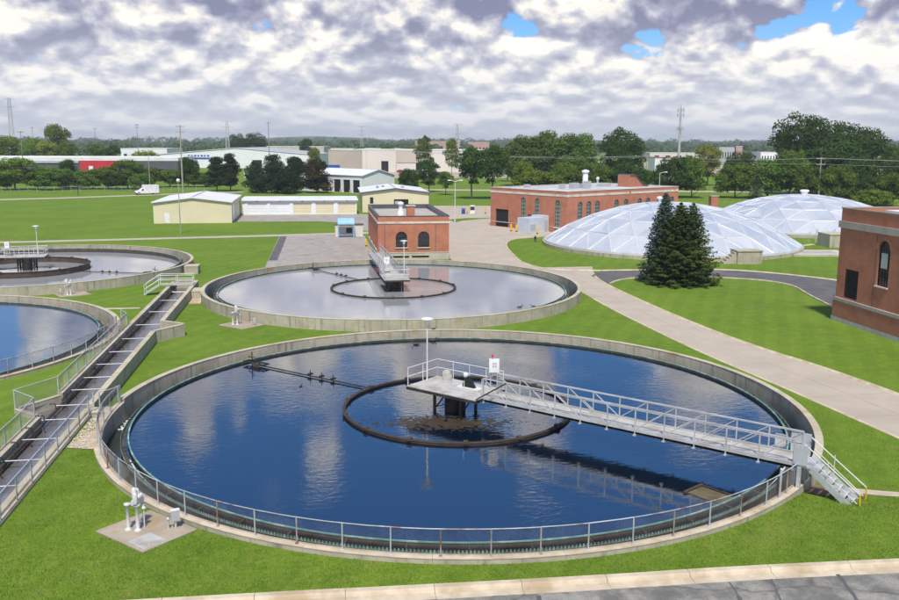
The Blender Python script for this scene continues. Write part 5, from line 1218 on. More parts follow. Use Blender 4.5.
for k, dz in enumerate((0., -1.6)):
    for j, dx in enumerate((-1.35, 1.35)):
        if k == 1 and j == 1: continue
        nm = [['upper left', 'upper right'], ['lower', '']][k][j]
        wire('%s power line from the leaning pole to the pole behind the main building' % nm, (132.4+dx, 183.6, 12.3+dz), (101.4+dx, 236.7, 12.0), .8)
        wire('%s power line running left from the pole behind the main building' % nm, (101.4+dx, 236.7, 12.0+dz*.3), (20+dx, 300, 13.5), 1.4)
        wire('%s power line from the leaning pole past the right edge' % nm, (132.4+dx, 183.6, 12.3+dz), (260, 130, 13.2+dz), 1.5)

# ------------------------------------------------------------------ far buildings
def block(name, label, p, rz, w, d, h, wmat, rmat, feats=(), cat='building', par=.5):
    b_ = thing(name, label, cat, p, rz); c_ = rect(w, d)
    for i in range(4):
        op = [(u, v, ww, hh, False, kd) for (i2, u, v, ww, hh, kd) in feats if i2 == i]
        wall(b_, c_[i], c_[(i+1) % 4], -.5, h, wmat, op, depth=.4, sill=None)
    band(b_, c_, h-.01, h+par*.5, .15, rmat, 'parapet'); MB().box(.1, w-.1, .1, d-.1, h-.3, h+par*.3).build('roof', rmat, b_); return b_
g1 = block('grey_building', 'low dark grey building with a red section and pale roof behind the left trees', (-175., 332., 0), R(-1.5), 111., 40., 8.3, 'dark_grey', 'roof_white', [(0, 96., 1.5, 9., 3.4, 'win'), (0, 106., 1.5, 6., 3.4, 'win'), (0, 84., 1.5, 5., 3.4, 'win')], par=2.6)
MB().box(72.5, 86., -.5, -.02, 0, 8.4).build('red_facade', 'red_panel', g1); MB().box(76., 77.6, -.62, -.51, 4.6, 6.2).build('sign_panel', 'vehicle_white', g1); MB().box(-.3, 72., -.35, -.16, 7.4, 8.3).build('canopy', 'grey_metal', g1)
w1 = thing('white_warehouse', 'long white warehouse with pale roof beyond the dark pines', 'warehouse', (-104., 530., 0), R(-8))
gable_shed(w1, 95., 90., 8.4, 12.4, 'white_metal', 'grey_metal', front=[(34., 0, 6., 5., False, 'dark'), (60., 0, 6., 5., False, 'dark')], along='y', seams=False)
for r_, zz_ in ((0, 7.0), (1, 5.4)):
    for i in range(7): MB().box(17+2.0*i-(.8 if r_ else 0), 18.3+2.0*i+(.3 if r_ else 0)-.3*(i % 2), -.15, -.05, zz_, zz_+1.0).build('sign_letter', 'blue_deep', w1)
tw = block('tan_warehouse', 'tan flat roofed warehouse with dark loading doors in the centre distance', (17., 444., 0), R(2), 76., 60., 12.0, 'tan_white', 'roof_white', [(0, 12.5, 0, 4., 6., 'dark'), (0, 31.5, 0, 3.4, 5., 'dark')])
MB().box(18.6, 19., -.3, -.02, -.4, 12.0).build('downpipe', 'tan_panel', tw); MB().box(19., 36., -.3, -.02, 5.2, 12.0).build('tan_bay', 'tan_panel', tw)
t2w = block('tan_warehouse', 'tan side wing at the left of the tan warehouse', (-1., 470., 0), R(-52), 33., 30., 11.6, 'tan_panel', 'roof_white')
bt = thing('blue_trailer', 'blue truck trailer parked beside the tan warehouse', 'trailer', (-1.6, 415., 0), R(5)); MB().box(-5.5, 5.5, -1.3, 1.3, 1.1, 4.6).build('box_body', 'blue_deep', bt)
for x in (-4.5, -3.2, 4): MB().tube((x, -1.3, .55), (x, 1.3, .55), .55, n=12).build('axle_wheels', 'rubber', bt)
for i, (lab, p, rz, w, d, h, m1, m2) in enumerate((
    ('far flat pinkish store building on the centre skyline', (176., 1034., 0), R(-8), 26., 30., 17., 'pink_panel', 'roof_white'),
    ('far pinkish low block over the slender trees', (123., 1143., 0), R(-8), 60., 40., 18., 'pink_panel', 'roof_white'),
    ('far long cream industrial building over the tan warehouse', (7., 958., 0), R(-8), 92., 60., 9.5, 'tan_white', 'roof_white'),
    ('far cream block over the right end of the white warehouse', (-60., 800., 0), R(-8), 60., 50., 12., 'tan_panel', 'roof_white'),
    ('small white shop with a red roof band right of the big trees', (149., 351., 0), R(-8), 16., 14., 9.5, 'white_metal', 'red_panel'),
    ('far grey glass office on the right skyline', (356., 724., 0), R(-8), 14., 20., 13.5, 'grey_metal', 'dark_grey'),
    ('far pinkish brick block beside the grey office on the right skyline', (371., 722., 0), R(-8), 6., 15., 14., 'pink_panel', 'roof_white'),
    ('far white store strip on the right horizon behind the cell tower', (323., 810., 0), R(-8), 70., 30., 7., 'tan_white', 'roof_white'),
    ('far white hall at the right of the skyline office', (384., 700., 0), R(-8), 16., 25., 9., 'white_metal', 'roof_white'),
    ('far white low building above the grey building on the left', (-150., 638., 0), R(-8), 34., 40., 11., 'white_metal', 'roof_white'))):
    block('far_building', lab, p, rz, w, d, h, m1, m2, [(0, w*(.1+.16*k), h*.25, w*.07, h*.4, 'win') for k in range(6)])
sheet('far_lot', [[(-40., 360.), (120., 360.), (130., 470.), (-50., 480.)]], 'bare_ground', .01, kind='structure'); sheet('far_lot', [[(200., 420.), (420., 380.), (560., 660.), (230., 740.)]], 'bare_ground', .01, kind='structure')
for i, (x, y, m_) in enumerate(((37.5, 437., 'red_panel'), (40.5, 434., 'dark_grey'), (43.5, 437., 'vehicle_white'), (46.5, 434., 'dark_grey'), (-47., 395., 'red_panel'))):
    cr = thing('parked_car', ['red car parked at the tan warehouse', 'dark car right of the red car at the tan warehouse', 'white car parked at the tan warehouse', 'dark car farthest right at the tan warehouse', 'red car glimpsed over the pair of pines'][i], 'car', (x, y, 0), R(20+i*9), 'cars in the distance')
    hull([(-2.2, .8, .35, .9), (-2.1, .88, .3, 1.0), (1.0, .9, .3, 1.0), (2.1, .86, .3, .85), (2.25, .8, .35, .7)], m_, 'body', cr); hull([(-1.7, .8, .95, 1.05), (-1.2, .78, .95, 1.5), (.3, .78, .95, 1.5), (1.0, .8, .95, 1.02)], 'windscreen', 'cabin', cr)
    for s_ in (-1, 1):
        for xx in (-1.35, 1.4): MB().tube((xx, s_*.7, .33), (xx, s_*.92, .33), .33, n=12).build('wheel', 'rubber', cr)

# ------------------------------------------------------------------ trees
def leaf_mesh(name, P, Nn, size, mat, seed, jitter=.6, aspect=1.6):
    rng = np.random.default_rng(seed); n = len(P)
    d = Nn+rng.normal(0, jitter, (n, 3)); d /= np.linalg.norm(d, axis=1)[:, None]+1e-9
    t = rng.normal(0, 1, (n, 3)); t -= (t*d).sum(1)[:, None]*d; t /= np.linalg.norm(t, axis=1)[:, None]+1e-9; b = np.cross(d, t)
    s = (size*rng.uniform(.6, 1.4, n))[:, None]; s2 = s/aspect
    V = np.empty((n, 4, 3)); V[:, 0] = P-t*s; V[:, 1] = P-b*s2; V[:, 2] = P+t*s; V[:, 3] = P+b*s2
    me = bpy.data.meshes.new(name); me.vertices.add(4*n); me.vertices.foreach_set('co', V.ravel()); me.loops.add(4*n); me.loops.foreach_set('vertex_index', np.arange(4*n))
    me.polygons.add(n); me.polygons.foreach_set('loop_start', np.arange(0, 4*n, 4)); me.polygons.foreach_set('loop_total', np.full(n, 4)); me.materials.append(MATS[mat]); me.update(calc_edges=True); return me
def deciduous_points(seed, n=9000, lobes=34, low=.22, rad=.36, egg=0., p=2.2, lob=(.10, .17)):
    """unit tree, height 1: leaf positions and outward directions over many overlapping clumps"""
    rng = np.random.default_rng(seed); C = []; zc = (1+low)/2; hz_ = (1-low)/2
    for i in range(lobes):
        g = rng.uniform(0, 2*PI); z = rng.uniform(-1, 1); w = ((1-abs(z)**p)**(1/p) if z > 0 or low > .03 else 1-.22*z*z)*(1-.35*max(0, z)*egg); r = rng.uniform(.35, .86)**.7; q = rng.uniform(*lob)
        C.append((rad*w*r*math.cos(g), rad*w*r*math.sin(g), zc+(hz_-q*.75)*z, q))
    C.append((0, 0, zc, .24)); C.append((0, 0, zc-.4*hz_, .22)); C.append((0, 0, zc+.4*hz_, .2)); C = np.array(C)
    wgt = C[:, 3]**2; idx = rng.choice(len(C), n, p=wgt/wgt.sum()); dirs = rng.normal(0, 1, (n, 3)); dirs /= np.linalg.norm(dirs, axis=1)[:, None]; fl = dirs[:, 2] < -.35; dirs[fl, 2] *= -.5
    rr = C[idx, 3]*np.cbrt(rng.uniform(.35, 1.12, n)); P = C[idx, :3]+dirs*rr[:, None]*np.array([1.0, 1.0, .85]); P[:, 2] = np.maximum(P[:, 2], .01)
    return P, dirs+np.array([0, 0, .35])
def limb_mesh(seed, trunk_h, r0, mat='bark', spread=.26, top=.8):
    rnd = random.Random(seed); mb = MB(); pts = [Vector((0, 0, -.01))]
    for i in range(1, 6): pts.append(Vector((rnd.uniform(-.012, .012), rnd.uniform(-.012, .012), top*i/5)))
    rs = [r0*(1-.16*i) for i in range(6)]
    for i in range(5): mb.tube(pts[i], pts[i+1], rs[i], rs[i+1], 8)
    for i in range(9):
        z = lerp(trunk_h, top*.9, i/8); g = i*2.4+rnd.uniform(-.3, .3); L = spread*rnd.uniform(.7, 1.1)*(1-.3*i/8); a = Vector((0, 0, z)); b = a+Vector((math.cos(g)*L*.6, math.sin(g)*L*.6, L*.45)); e = b+Vector((math.cos(g+.3)*L*.5, math.sin(g+.3)*L*.5, L*.35))
        mb.tube(a, b, r0*.42, r0*.26, 6); mb.tube(b, e, r0*.26, r0*.09, 5)
    return mb.mesh('trunk', mat)
PT = {}
def proto(kind):
    if kind in PT: return PT[kind]
    if kind == 'round': P, Nn = deciduous_points(1, 10000, 36, .14, .38); s = .017; tr = limb_mesh(1, .16, .018)
    elif kind == 'tall': P, Nn = deciduous_points(2, 11000, 40, .06, .29, .6); s = .0155; tr = limb_mesh(2, .12, .016, spread=.2)
    elif kind == 'wide': P, Nn = deciduous_points(3, 13000, 44, .08, .40, 0., 2.4, (.09, .16)); s = .0145; tr = limb_mesh(3, .13, .02, spread=.32)
    elif kind == 'bush': P, Nn = deciduous_points(4, 9000, 40, .0, .50, .3, 3.2, (.12, .22)); s = .024; tr = limb_mesh(4, .05, .02, spread=.4, top=.6)
    elif kind == 'park': P, Nn = deciduous_points(5, 10000, 38, .24, .42); s = .017; tr = limb_mesh(5, .26, .020, spread=.3)
    elif kind == 'sparse': P, Nn = deciduous_points(6, 3400, 24, .26, .28, .3, 2.2, (.06, .11)); s = .018; tr = limb_mesh(6, .28, .012, spread=.24)
    PT[kind] = (P, Nn, s, tr); return PT[kind]
LM = {}
def leaf_for(kind, mat, var=0):
    k = (kind, mat, var)
    if k not in LM:
        P, Nn, s, tr = proto(kind)
        if var: c_, q = math.cos(var*1.9), math.sin(var*1.9); Rm = np.array([[c_, -q, 0], [q, c_, 0], [0, 0, 1]]); sh = np.array([.05*math.sin(var*3), .05*math.cos(var*2), 0]); P = P@Rm.T+(P[:, 2:3]*sh); Nn = Nn@Rm.T
        LM[k] = leaf_mesh('crown', P, Nn, s, mat, 5+var)
    return LM[k]
def tree(name, label, x, y, h, w, kind, mat, group, var=0, cat='tree'):
    base_w = {'round': .88, 'tall': .70, 'wide': .92, 'bush': 1.16, 'park': .96, 'sparse': .62}[kind]
    t = thing(name, label, cat, (x, y, -.05), random.uniform(0, 6), group); sw = w/base_w; t.scale = (sw, sw, h)
    link('trunk', proto(kind)[3], t); link('crown', leaf_for(kind, mat, var), t); return t

def conifer_points(seed, levels, per, droop, rad, per_branch, tip=.02, base=.03, gap=0., lift=0.):
    rng = np.random.default_rng(seed); P = []; Nn = []; br = []
    for l in range(levels):
        t = l/(levels-1); z = base+(1-base)*t**.92; Lr = rad*(1-t)**.70*(1+rng.uniform(-.08, .08))+tip
        k = max(4, int(per*(1-.45*t))); off = rng.uniform(0, 6)
        for i in range(k):
            if rng.uniform() < gap: continue
            g = off+2*PI*i/k+rng.uniform(-.2, .2); L = Lr*rng.uniform(.72, 1.12); d = np.array([math.cos(g), math.sin(g), 0]); sd = np.array([-math.sin(g), math.cos(g), 0])
            e = np.array([0, 0, z])+d*L+np.array([0, 0, -droop*L+lift*L]); br.append((z, e))
            m = max(6, int(per_branch*(L/rad)+4)); u = rng.uniform(.12, 1, m)**.8; side = rng.uniform(-1, 1, m)*(.30*L*(1.08-u)+.012)
            bend = -droop*L*u+droop*.55*L*np.clip(u-.6, 0, 1)**2*2.5+lift*L*u*u
            p = np.array([0, 0, z])+d*(L*u)[:, None]+sd*side[:, None]; p[:, 2] += bend-np.abs(side)*.25+rng.normal(0, .006, m)
            P.append(p); Nn.append(np.tile(np.array([0, 0, 1.])+d*.45, (m, 1)))
    return np.concatenate(P), np.concatenate(Nn), br
def conifer(name, label, x, y, h, rad, seed, mat, group, levels=30, per=11, droop=.30, pb=34, leaf=.016, gap=.05, base=.03, rz=0., jit=.45, trunk_r=.16, lift=0., asp=2.2):
    P, Nn, br = conifer_points(seed, levels, per, droop, rad/h, pb, gap=gap, base=base, lift=lift)
    t = thing(name, label, 'tree', (x, y, -.05), rz, group)
    me = leaf_mesh('crown', P*h, Nn, leaf*h, mat, seed, jit, asp)
    mb = MB(); mb.tube((0, 0, 0), (0, 0, h*.97), trunk_r, .02, 8)
    for z, e in br[::2]: mb.tube((0, 0, z*h), tuple(e*h*.92), .03, .008, 4, caps=False)
    link('trunk', mb.mesh('trunk', 'bark'), t); link('crown', me, t); return t
SPG = 'spruces beside the branch road'
conifer('blue_spruce', 'blue grey spruce peeping out on the left behind the dark spruce', 32.1, 48.3, 10.4, 3.0, 21, 'needle_blue', SPG, 40, 15, .36, 80, .0135, .0)
conifer('green_spruce', 'broad dark green spruce in front of the domes', 33.2, 46.4, 9.4, 3.7, 22, 'needle_green', SPG, 34, 17, .22, 115, .0145, .03, lift=.08)
conifer('green_spruce', 'second dark green spruce grown into the right side of the pair', 34.9, 46.9, 9.3, 3.7, 23, 'needle_green', SPG, 30, 15, .16, 105, .0145, .05, lift=.10)
conifer('small_blue_spruce', 'small blue spruce just above the rim of the rear dome', 121., 198., 7.5, 2.6, 24, 'needle_blue', None, 18, 9, .3, 22, .03, .03)
# the pines beyond the lawn
def pine(label, x, y, h, w, seed, mat='needle_pine', n=8000, lobes=30, low=.18):
    rng = np.random.default_rng(seed); C = []
    for i in range(lobes):
        z = rng.uniform(low+.04, .93); rr = (w/2)*(1-((z-low)/(1-low))**1.9)*rng.uniform(.2, .9); g = rng.uniform(0, 2*PI); C.append((rr*math.cos(g), rr*math.sin(g), z*h, rng.uniform(.13, .22)*w))
    C.append((0, 0, h*.93, .10*w)); C = np.array(C); idx = rng.integers(0, len(C), n); d = rng.normal(0, 1, (n, 3)); d /= np.linalg.norm(d, axis=1)[:, None]
    P = C[idx, :3]+d*(C[idx, 3]*np.cbrt(rng.uniform(.2, 1.15, n)))[:, None]*np.array([1.15, 1.15, .55])
    t = thing('pine_tree', label, 'tree', (x, y, -.05), 0, 'dark pines beyond the lawn'); rnd = random.Random(seed); mb = MB(); mb.tube((0, 0, 0), (0, 0, h*.9), .22, .06, 8)
    for i in range(10): z = lerp(low, .85, i/9)*h; g = i*2.4; L = w*.36*(1-.6*i/9); mb.tube((0, 0, z), (L*math.cos(g), L*math.sin(g), z+L*.15), .07, .02, 5)
    link('trunk', mb.mesh('trunk', 'bark'), t); link('crown', leaf_mesh('crown', P, d+np.array([0, 0, .5]), .26, mat, seed, .6, 2.0), t)
pine('slim dark pine, left of the pair behind the cream shed', -40.8, 254., 11.5, 7.2, 31, n=11000, lobes=64, low=.14); pine('slim dark pine, right of the pair behind the cream shed', -36.3, 253., 12.6, 7.4, 32, n=11000, lobes=64, low=.14)
pine('dark pine left in the big clump behind the garage row', -27.5, 243., 10.2, 9.5, 33, low=.06); pine('tallest dark pine of the big clump behind the garage row', -21.5, 240., 12.2, 12., 34, n=12000, lobes=40, low=.06); pine('second dark pine of the big clump behind the garage row', -15., 243., 11.6, 12., 35, n=12000, lobes=40, low=.06)
pine('pine with brown dying needles at the right of the big clump', -8.0, 240., 11.0, 11.5, 36, 'needle_brown', 11000, 38, .05); pine('low dark pine filling the middle of the big clump', -17.5, 236., 8.0, 10., 37, n=8000, lobes=30, low=.03)
TREES = [
 ('tree', 'bright green tree with forked trunk at the left edge', -107.4, 264.8, 10.9, 16.8, 'round', 'leaf_light', 'trees along the far drive', 0),
 ('tree', 'bushy green tree left of the red wall', -97.8, 264.1, 7.9, 13.4, 'bush', 'leaf_mid', 'trees along the far drive', 0),
 ('tree', 'second bushy tree under the grey building', -93.8, 270.4, 7.1, 10.3, 'bush', 'leaf_mid', 'trees along the far drive', 1),
 ('tree', 'narrow dark tree in front of the red wall', -93.7, 277.2, 10.3, 8.4, 'tall', 'leaf_dark', 'trees along the far drive', 0),
 ('tree', 'round green tree below the red wall', -85.3, 269.9, 6.8, 11.7, 'bush', 'leaf_mid', 'trees along the far drive', 1),
 ('tree', 'round green tree right of the red wall', -78.7, 269.4, 7.8, 12.4, 'round', 'leaf_mid', 'trees along the far drive', 2),
 ('tree', 'green tree just left of the white van', -72.1, 269.0, 10.2, 12.4, 'round', 'leaf_mid', 'trees along the far drive', 3),
 ('shrub', 'green hedge shrub behind the white van', -66.0, 275.5, 7.3, 11.3, 'bush', 'leaf_mid', 'hedge shrubs behind the drive', 2),
 ('shrub', 'green hedge shrub right of the white van', -60.3, 282.3, 6.4, 11.6, 'bush', 'leaf_mid', 'hedge shrubs behind the drive', 3),
 ('shrub', 'hedge shrub in front of the dark arborvitae', -54.0, 281.9, 5.7, 11.6, 'bush', 'leaf_mid', 'hedge shrubs behind the drive', 0),
 ('shrub', 'hedge shrub left of the slim pines', -48.1, 281.6, 5.4, 9.5, 'bush', 'leaf_mid', 'hedge shrubs behind the drive', 1),
 ('arborvitae', 'dark dense conical evergreen clump left of the white warehouse sign', -53.8, 280.1, 11.1, 5.8, 'tall', 'leaf_dark', 'dark evergreens', 1),
 ('arborvitae', 'dark dense evergreen right half of the clump', -51.3, 279.8, 10.0, 5.1, 'tall', 'leaf_dark', 'dark evergreens', 2),
 ('tree', 'large pale crowned tree above the grey building', -142.1, 445.0, 25.4, 17.0, 'round', 'leaf_light', 'trees behind the grey building', 4),
 ('tree', 'yellow green tree at the left edge behind the grey building', -153.9, 406.3, 18.9, 18.4, 'round', 'leaf_light', 'trees behind the grey building', 5),
 ('tree', 'dense green tree behind the grey building, right of the bare pole', -139.4, 394.1, 18.0, 14.2, 'round', 'leaf_light', 'trees behind the grey building', 6),
 ('tree', 'dense green tree behind the middle of the grey building', -132.9, 393.1, 16.6, 14.2, 'round', 'leaf_yellow', 'trees behind the grey building', 7),
 ('tree', 'broad green tree behind the left end of the red wall', -120.9, 381.2, 15.7, 14.8, 'round', 'leaf_mid', 'trees behind the grey building', 8),
 ('tree', 'dark green tree behind the red wall', -107.3, 379.1, 15.3, 12.0, 'round', 'leaf_mid', 'trees behind the grey building', 9),
 ('tree', 'dark tree behind the right end of the red wall', -100.1, 378.1, 14.9, 8.3, 'round', 'leaf_dark', 'trees behind the grey building', 1),
 ('tree', 'yellowish low trees above the grey building end', -87.5, 386.3, 12.2, 16.1, 'bush', 'leaf_yellow', 'trees behind the grey building', 2),
 ('tree', 'pale small tree right of the white warehouse end', -8.9, 384.7, 13.9, 7.8, 'round', 'leaf_light', 'trees among the warehouses', 2),
 ('tree', 'dark tree on the skyline over the white warehouse, left part', -66.4, 646.0, 22.8, 20.0, 'wide', 'leaf_dark', 'trees among the warehouses', 0),
 ('tree', 'dark tree on the skyline over the white warehouse, right part', -52.9, 644.0, 23.9, 20.0, 'wide', 'leaf_dark', 'trees among the warehouses', 1),
 ('tree', 'dark round tree above the right end of the white warehouse', -15.2, 618.2, 19.2, 13.4, 'round', 'leaf_dark', 'trees among the warehouses', 3),
 ('tree', 'round tree behind the tan warehouse, left part', 22.8, 572.0, 13.7, 12.6, 'round', 'leaf_mid', 'trees among the warehouses', 4),
 ('tree', 'round tree behind the tan warehouse, middle part', 41.2, 569.3, 14.5, 12.6, 'round', 'leaf_mid', 'trees among the warehouses', 5),
 ('tree', 'yellow green tree behind the tan warehouse, right part', 54.9, 567.2, 14.6, 12.6, 'round', 'leaf_yellow', 'trees among the warehouses', 6),
 ('tree', 'tall slender open tree in front of the tan warehouse', 34.8, 307.4, 19.1, 8.9, 'sparse', 'leaf_mid', 'slender trees at the tan warehouse', 0),
 ('tree', 'slender pale tree right of the tan warehouse', 45.9, 305.7, 18.0, 7.3, 'sparse', 'leaf_light', 'slender trees at the tan warehouse', 1),
 ('tree', 'small dark tree right of the white shed', 21.3, 237.7, 8.0, 7.2, 'bush', 'leaf_dark', 'dark trees behind the sheds', 1),
 ('tree', 'dark tree behind the cream shed by the pump house', 28.8, 243.1, 10.8, 9.3, 'round', 'leaf_dark', 'dark trees behind the sheds', 6),
 ('tree', 'small light green tree left of the round dark trees', 31.9, 225.7, 7.4, 6.3, 'park', 'leaf_mid', 'lawn trees by the yard', 1),
 ('tree', 'left one of the two round dark lawn trees by the main building', 36.6, 205.2, 14.9, 12.9, 'park', 'leaf_dark', 'lawn trees by the yard', 0),
 ('tree', 'right one of the two round dark lawn trees by the main building', 42.6, 204.7, 15.5, 12.3, 'park', 'leaf_dark', 'lawn trees by the yard', 2),
 ('tree', 'pale tree glimpsed between the lawn trees and the wood', 72.4, 322.0, 14.1, 11.2, 'round', 'leaf_light', 'trees behind the main building', 8),
 ('tree', 'tall green tree at the left end of the wood behind the main building', 69.2, 282.0, 19.5, 16.9, 'tall', 'leaf_mid', 'trees behind the main building', 3),
 ('tree', 'tallest green tree left of centre behind the main building', 77.4, 280.8, 21.4, 17.7, 'tall', 'leaf_mid', 'trees behind the main building', 4),
 ('tree', 'green tree in the middle of the wood behind the main building', 84.2, 274.7, 20.2, 17.4, 'tall', 'leaf_mid', 'trees behind the main building', 5),
 ('tree', 'green tree right of the middle of the wood behind the main building', 91.2, 273.6, 20.3, 15.1, 'tall', 'leaf_mid', 'trees behind the main building', 6),
 ('tree', 'pale green tree low in the wood behind the main building', 60.7, 242.8, 10.5, 8.8, 'bush', 'leaf_light', 'trees behind the main building', 3),
 ('tree', 'low yellowish bush at the left of the main building roof', 62.3, 227.4, 7.4, 18.0, 'bush', 'leaf_light', 'trees behind the main building', 0),
 ('tree', 'low green bush behind the roof vents', 71.8, 231.0, 9.2, 13.1, 'bush', 'leaf_mid', 'trees behind the main building', 1),
 ('tree', 'green bush right of the roof stack', 81.4, 229.6, 10.2, 14.4, 'bush', 'leaf_mid', 'trees behind the main building', 2),
 ('tree', 'dark green bush behind the stair penthouse', 91.7, 228.1, 9.9, 14.4, 'bush', 'leaf_dark', 'trees behind the main building', 3),
 ('tree', 'large dark tree right behind the main building', 103.2, 266.8, 22.4, 19.4, 'wide', 'leaf_dark', 'trees behind the main building', 2),
 ('tree', 'green bush below the large dark tree', 99.3, 226.9, 7.7, 9.8, 'bush', 'leaf_mid', 'trees behind the main building', 4),
 ('tree', 'rounded dark tree left of the cell tower foot', 98.4, 205.2, 12.5, 12.1, 'bush', 'leaf_dark', 'trees beyond the domes', 5),
 ('tree', 'rounded green tree below the cell tower', 103.9, 204.8, 12.8, 11.5, 'bush', 'leaf_mid', 'trees beyond the domes', 6),
 ('tree', 'pale yellow green tree right of the cell tower', 143.5, 281.0, 16.1, 12.6, 'round', 'leaf_yellow', 'trees beyond the domes', 7),
 ('tree', 'green tree over the saddle of the two domes', 117.3, 203.7, 10.5, 13.4, 'bush', 'leaf_mid', 'trees beyond the domes', 7),
 ('tree', 'dark tree left of the big tree clump', 137.4, 241.5, 13.8, 14.0, 'wide', 'leaf_dark', 'trees beyond the domes', 3),
 ('tree', 'green tree behind the cap of the rear dome', 127.2, 202.9, 12.0, 15.3, 'bush', 'leaf_mid', 'trees beyond the domes', 8),
 ('tree', 'huge dark tree, left crown of the big clump on the right', 146.2, 219.9, 26.8, 20.3, 'wide', 'leaf_dark', 'big trees on the right', 4),
 ('tree', 'huge dark tree, centre crown of the big clump on the right', 156.0, 220.5, 24.8, 21.1, 'wide', 'leaf_dark', 'big trees on the right', 5),
 ('tree', 'big dark tree, right crown of the big clump on the right', 163.6, 215.3, 22.9, 20.8, 'wide', 'leaf_dark', 'big trees on the right', 6),
 ('tree', 'big dark tree low in the middle of the big clump', 151.1, 209.1, 18.7, 26.5, 'wide', 'leaf_dark', 'big trees on the right', 7),
 ('tree', 'green tree under the left of the big clump', 132.5, 199.7, 14.4, 14.5, 'bush', 'leaf_mid', 'big trees on the right', 9),
 ('tree', 'green tree right of the leaning utility pole', 132.9, 175.6, 10.6, 11.0, 'bush', 'leaf_mid', 'trees behind the rear dome', 0),
 ('tree', 'green bushy tree over the right flank of the rear dome', 133.4, 188.3, 10.0, 10.4, 'bush', 'leaf_mid', 'trees behind the rear dome', 1),
 ('tree', 'dark bush under the right end of the big clump', 150.1, 194.1, 11.6, 13.2, 'bush', 'leaf_dark', 'trees behind the rear dome', 2),
 ('tree', 'dark bush in the gap above the east building', 137.9, 167.3, 7.9, 10.7, 'bush', 'leaf_dark', 'trees behind the rear dome', 3),
 ('tree', 'light shrub in the gap above the roof of the east building', 129.4, 153.7, 5.2, 11.0, 'bush', 'leaf_light', 'trees behind the rear dome', 4),
 ('tree', 'green tree at the right edge over the east building', 141.4, 163.2, 9.1, 10.5, 'bush', 'leaf_mid', 'trees behind the rear dome', 5),
 ('tree', 'distant round tree at the right edge', 233.4, 297.9, 16.0, 14.6, 'round', 'leaf_mid', 'trees at the right edge', 8),
 ('tree', 'lower dark tree at the right edge', 189.6, 233.7, 11.6, 11.9, 'round', 'leaf_dark', 'trees at the right edge', 9),
]
for i, (x, y, h, w, m_) in enumerate(((-111., 268., 5.6, 9., 'leaf_mid'), (-101., 267., 5.8, 9., 'leaf_mid'), (-91.5, 266., 5.6, 9., 'leaf_dark'), (-83., 266., 5.4, 9., 'leaf_mid'), (-75., 265., 5.6, 9., 'leaf_dark'), (-67., 265., 5.6, 9., 'leaf_mid'))):
    TREES.append(('shrub', '%s undergrowth shrub beneath the row of left trees, from the left edge' % ('first', 'second', 'third', 'fourth', 'fifth', 'sixth')[i], x, y, h, w, 'bush', m_, 'undergrowth shrubs along the drive', i))
for nm, lab, x, y, h, w, kd, mt_, grp, var in TREES: tree(nm, lab, x, y, h, w, kd, mt_, grp, var, 'shrub' if nm == 'shrub' else 'tree')
# far woods on the horizon: one mass of crowns
def far_wood():
    rng = np.random.default_rng(77); P = []; Nn = []
    for band_y, cnt, h0, h1 in ((1150., 260, 9, 15), (1500., 320, 12, 19), (2000., 420, 14, 22), (2900., 520, 22, 34)):
        az = rng.uniform(R(-44), R(46), cnt); dist = band_y*rng.uniform(.9, 1.15, cnt); H = rng.uniform(h0, h1, cnt)
        for a, d, h in zip(az, dist, H):
            x, y = -8+d*math.sin(a+TH*1.0), -50+d*math.cos(a+TH*1.0); m = 100; v = rng.normal(0, 1, (m, 3)); v /= np.linalg.norm(v, axis=1)[:, None]; v[:, 2] = np.abs(v[:, 2])
            w = h*rng.uniform(.8, 1.5); P.append(np.array([x, y, h*.30])+v*np.array([w*.6, w*.6, h*.66])*rng.uniform(.75, 1.05, (m, 1))); Nn.append(v+np.array([0, 0, .4]))
    P = np.concatenate(P); Nn = np.concatenate(Nn); me = leaf_mesh('far_wood', P, Nn, 2.9, 'leaf_far', 3, .5, 1.4)
    link('far_wood', me, label='hazy line of far woods along the horizon', cat='woods', kind='stuff')
far_wood()
mbh = MB(); rr = random.Random(9); hp = [(300., 3600., 0)]
n = 40; vs = []
for i in range(n+1):
    a = R(-46+94*i/n)+TH; d = 3900.; h = 26+14*math.sin(i*.9)+10*math.sin(i*.37+1)+(26 if 24 <= i <= 29 else 0)*math.sin(PI*(i-24)/5.)
    for k, (dd, hh) in enumerate(((0, -2), (250, h*.7), (600, h), (1100, -2))): vs.append((-8+(d+dd)*math.sin(a), -50+(d+dd)*math.cos(a), hh))
mbh.add(vs, [(4*i+j, 4*(i+1)+j, 4*(i+1)+j+1, 4*i+j+1) for i in range(n) for j in range(3)], True); mbh.build('far_hills', 'leaf_far', None, kind='structure')
# field fence line along the far lawn
ff = thing('field_fence', 'thin wire fence along the far lawn in front of the left trees', 'fence', (0, 0, 0))
for i in range(34):
    x, y = -118+2.6*i, 252+.14*i; MB().tube((x, y, 0), (x, y, 1.6), .04, n=5).build('fence_post', 'galvanised', ff)
for z in (.6, 1.1, 1.55): MB().tube((-118, 252, z), (-118+2.6*33, 252+.14*33, z), .02, n=4).build('fence_wire', 'galvanised', ff)

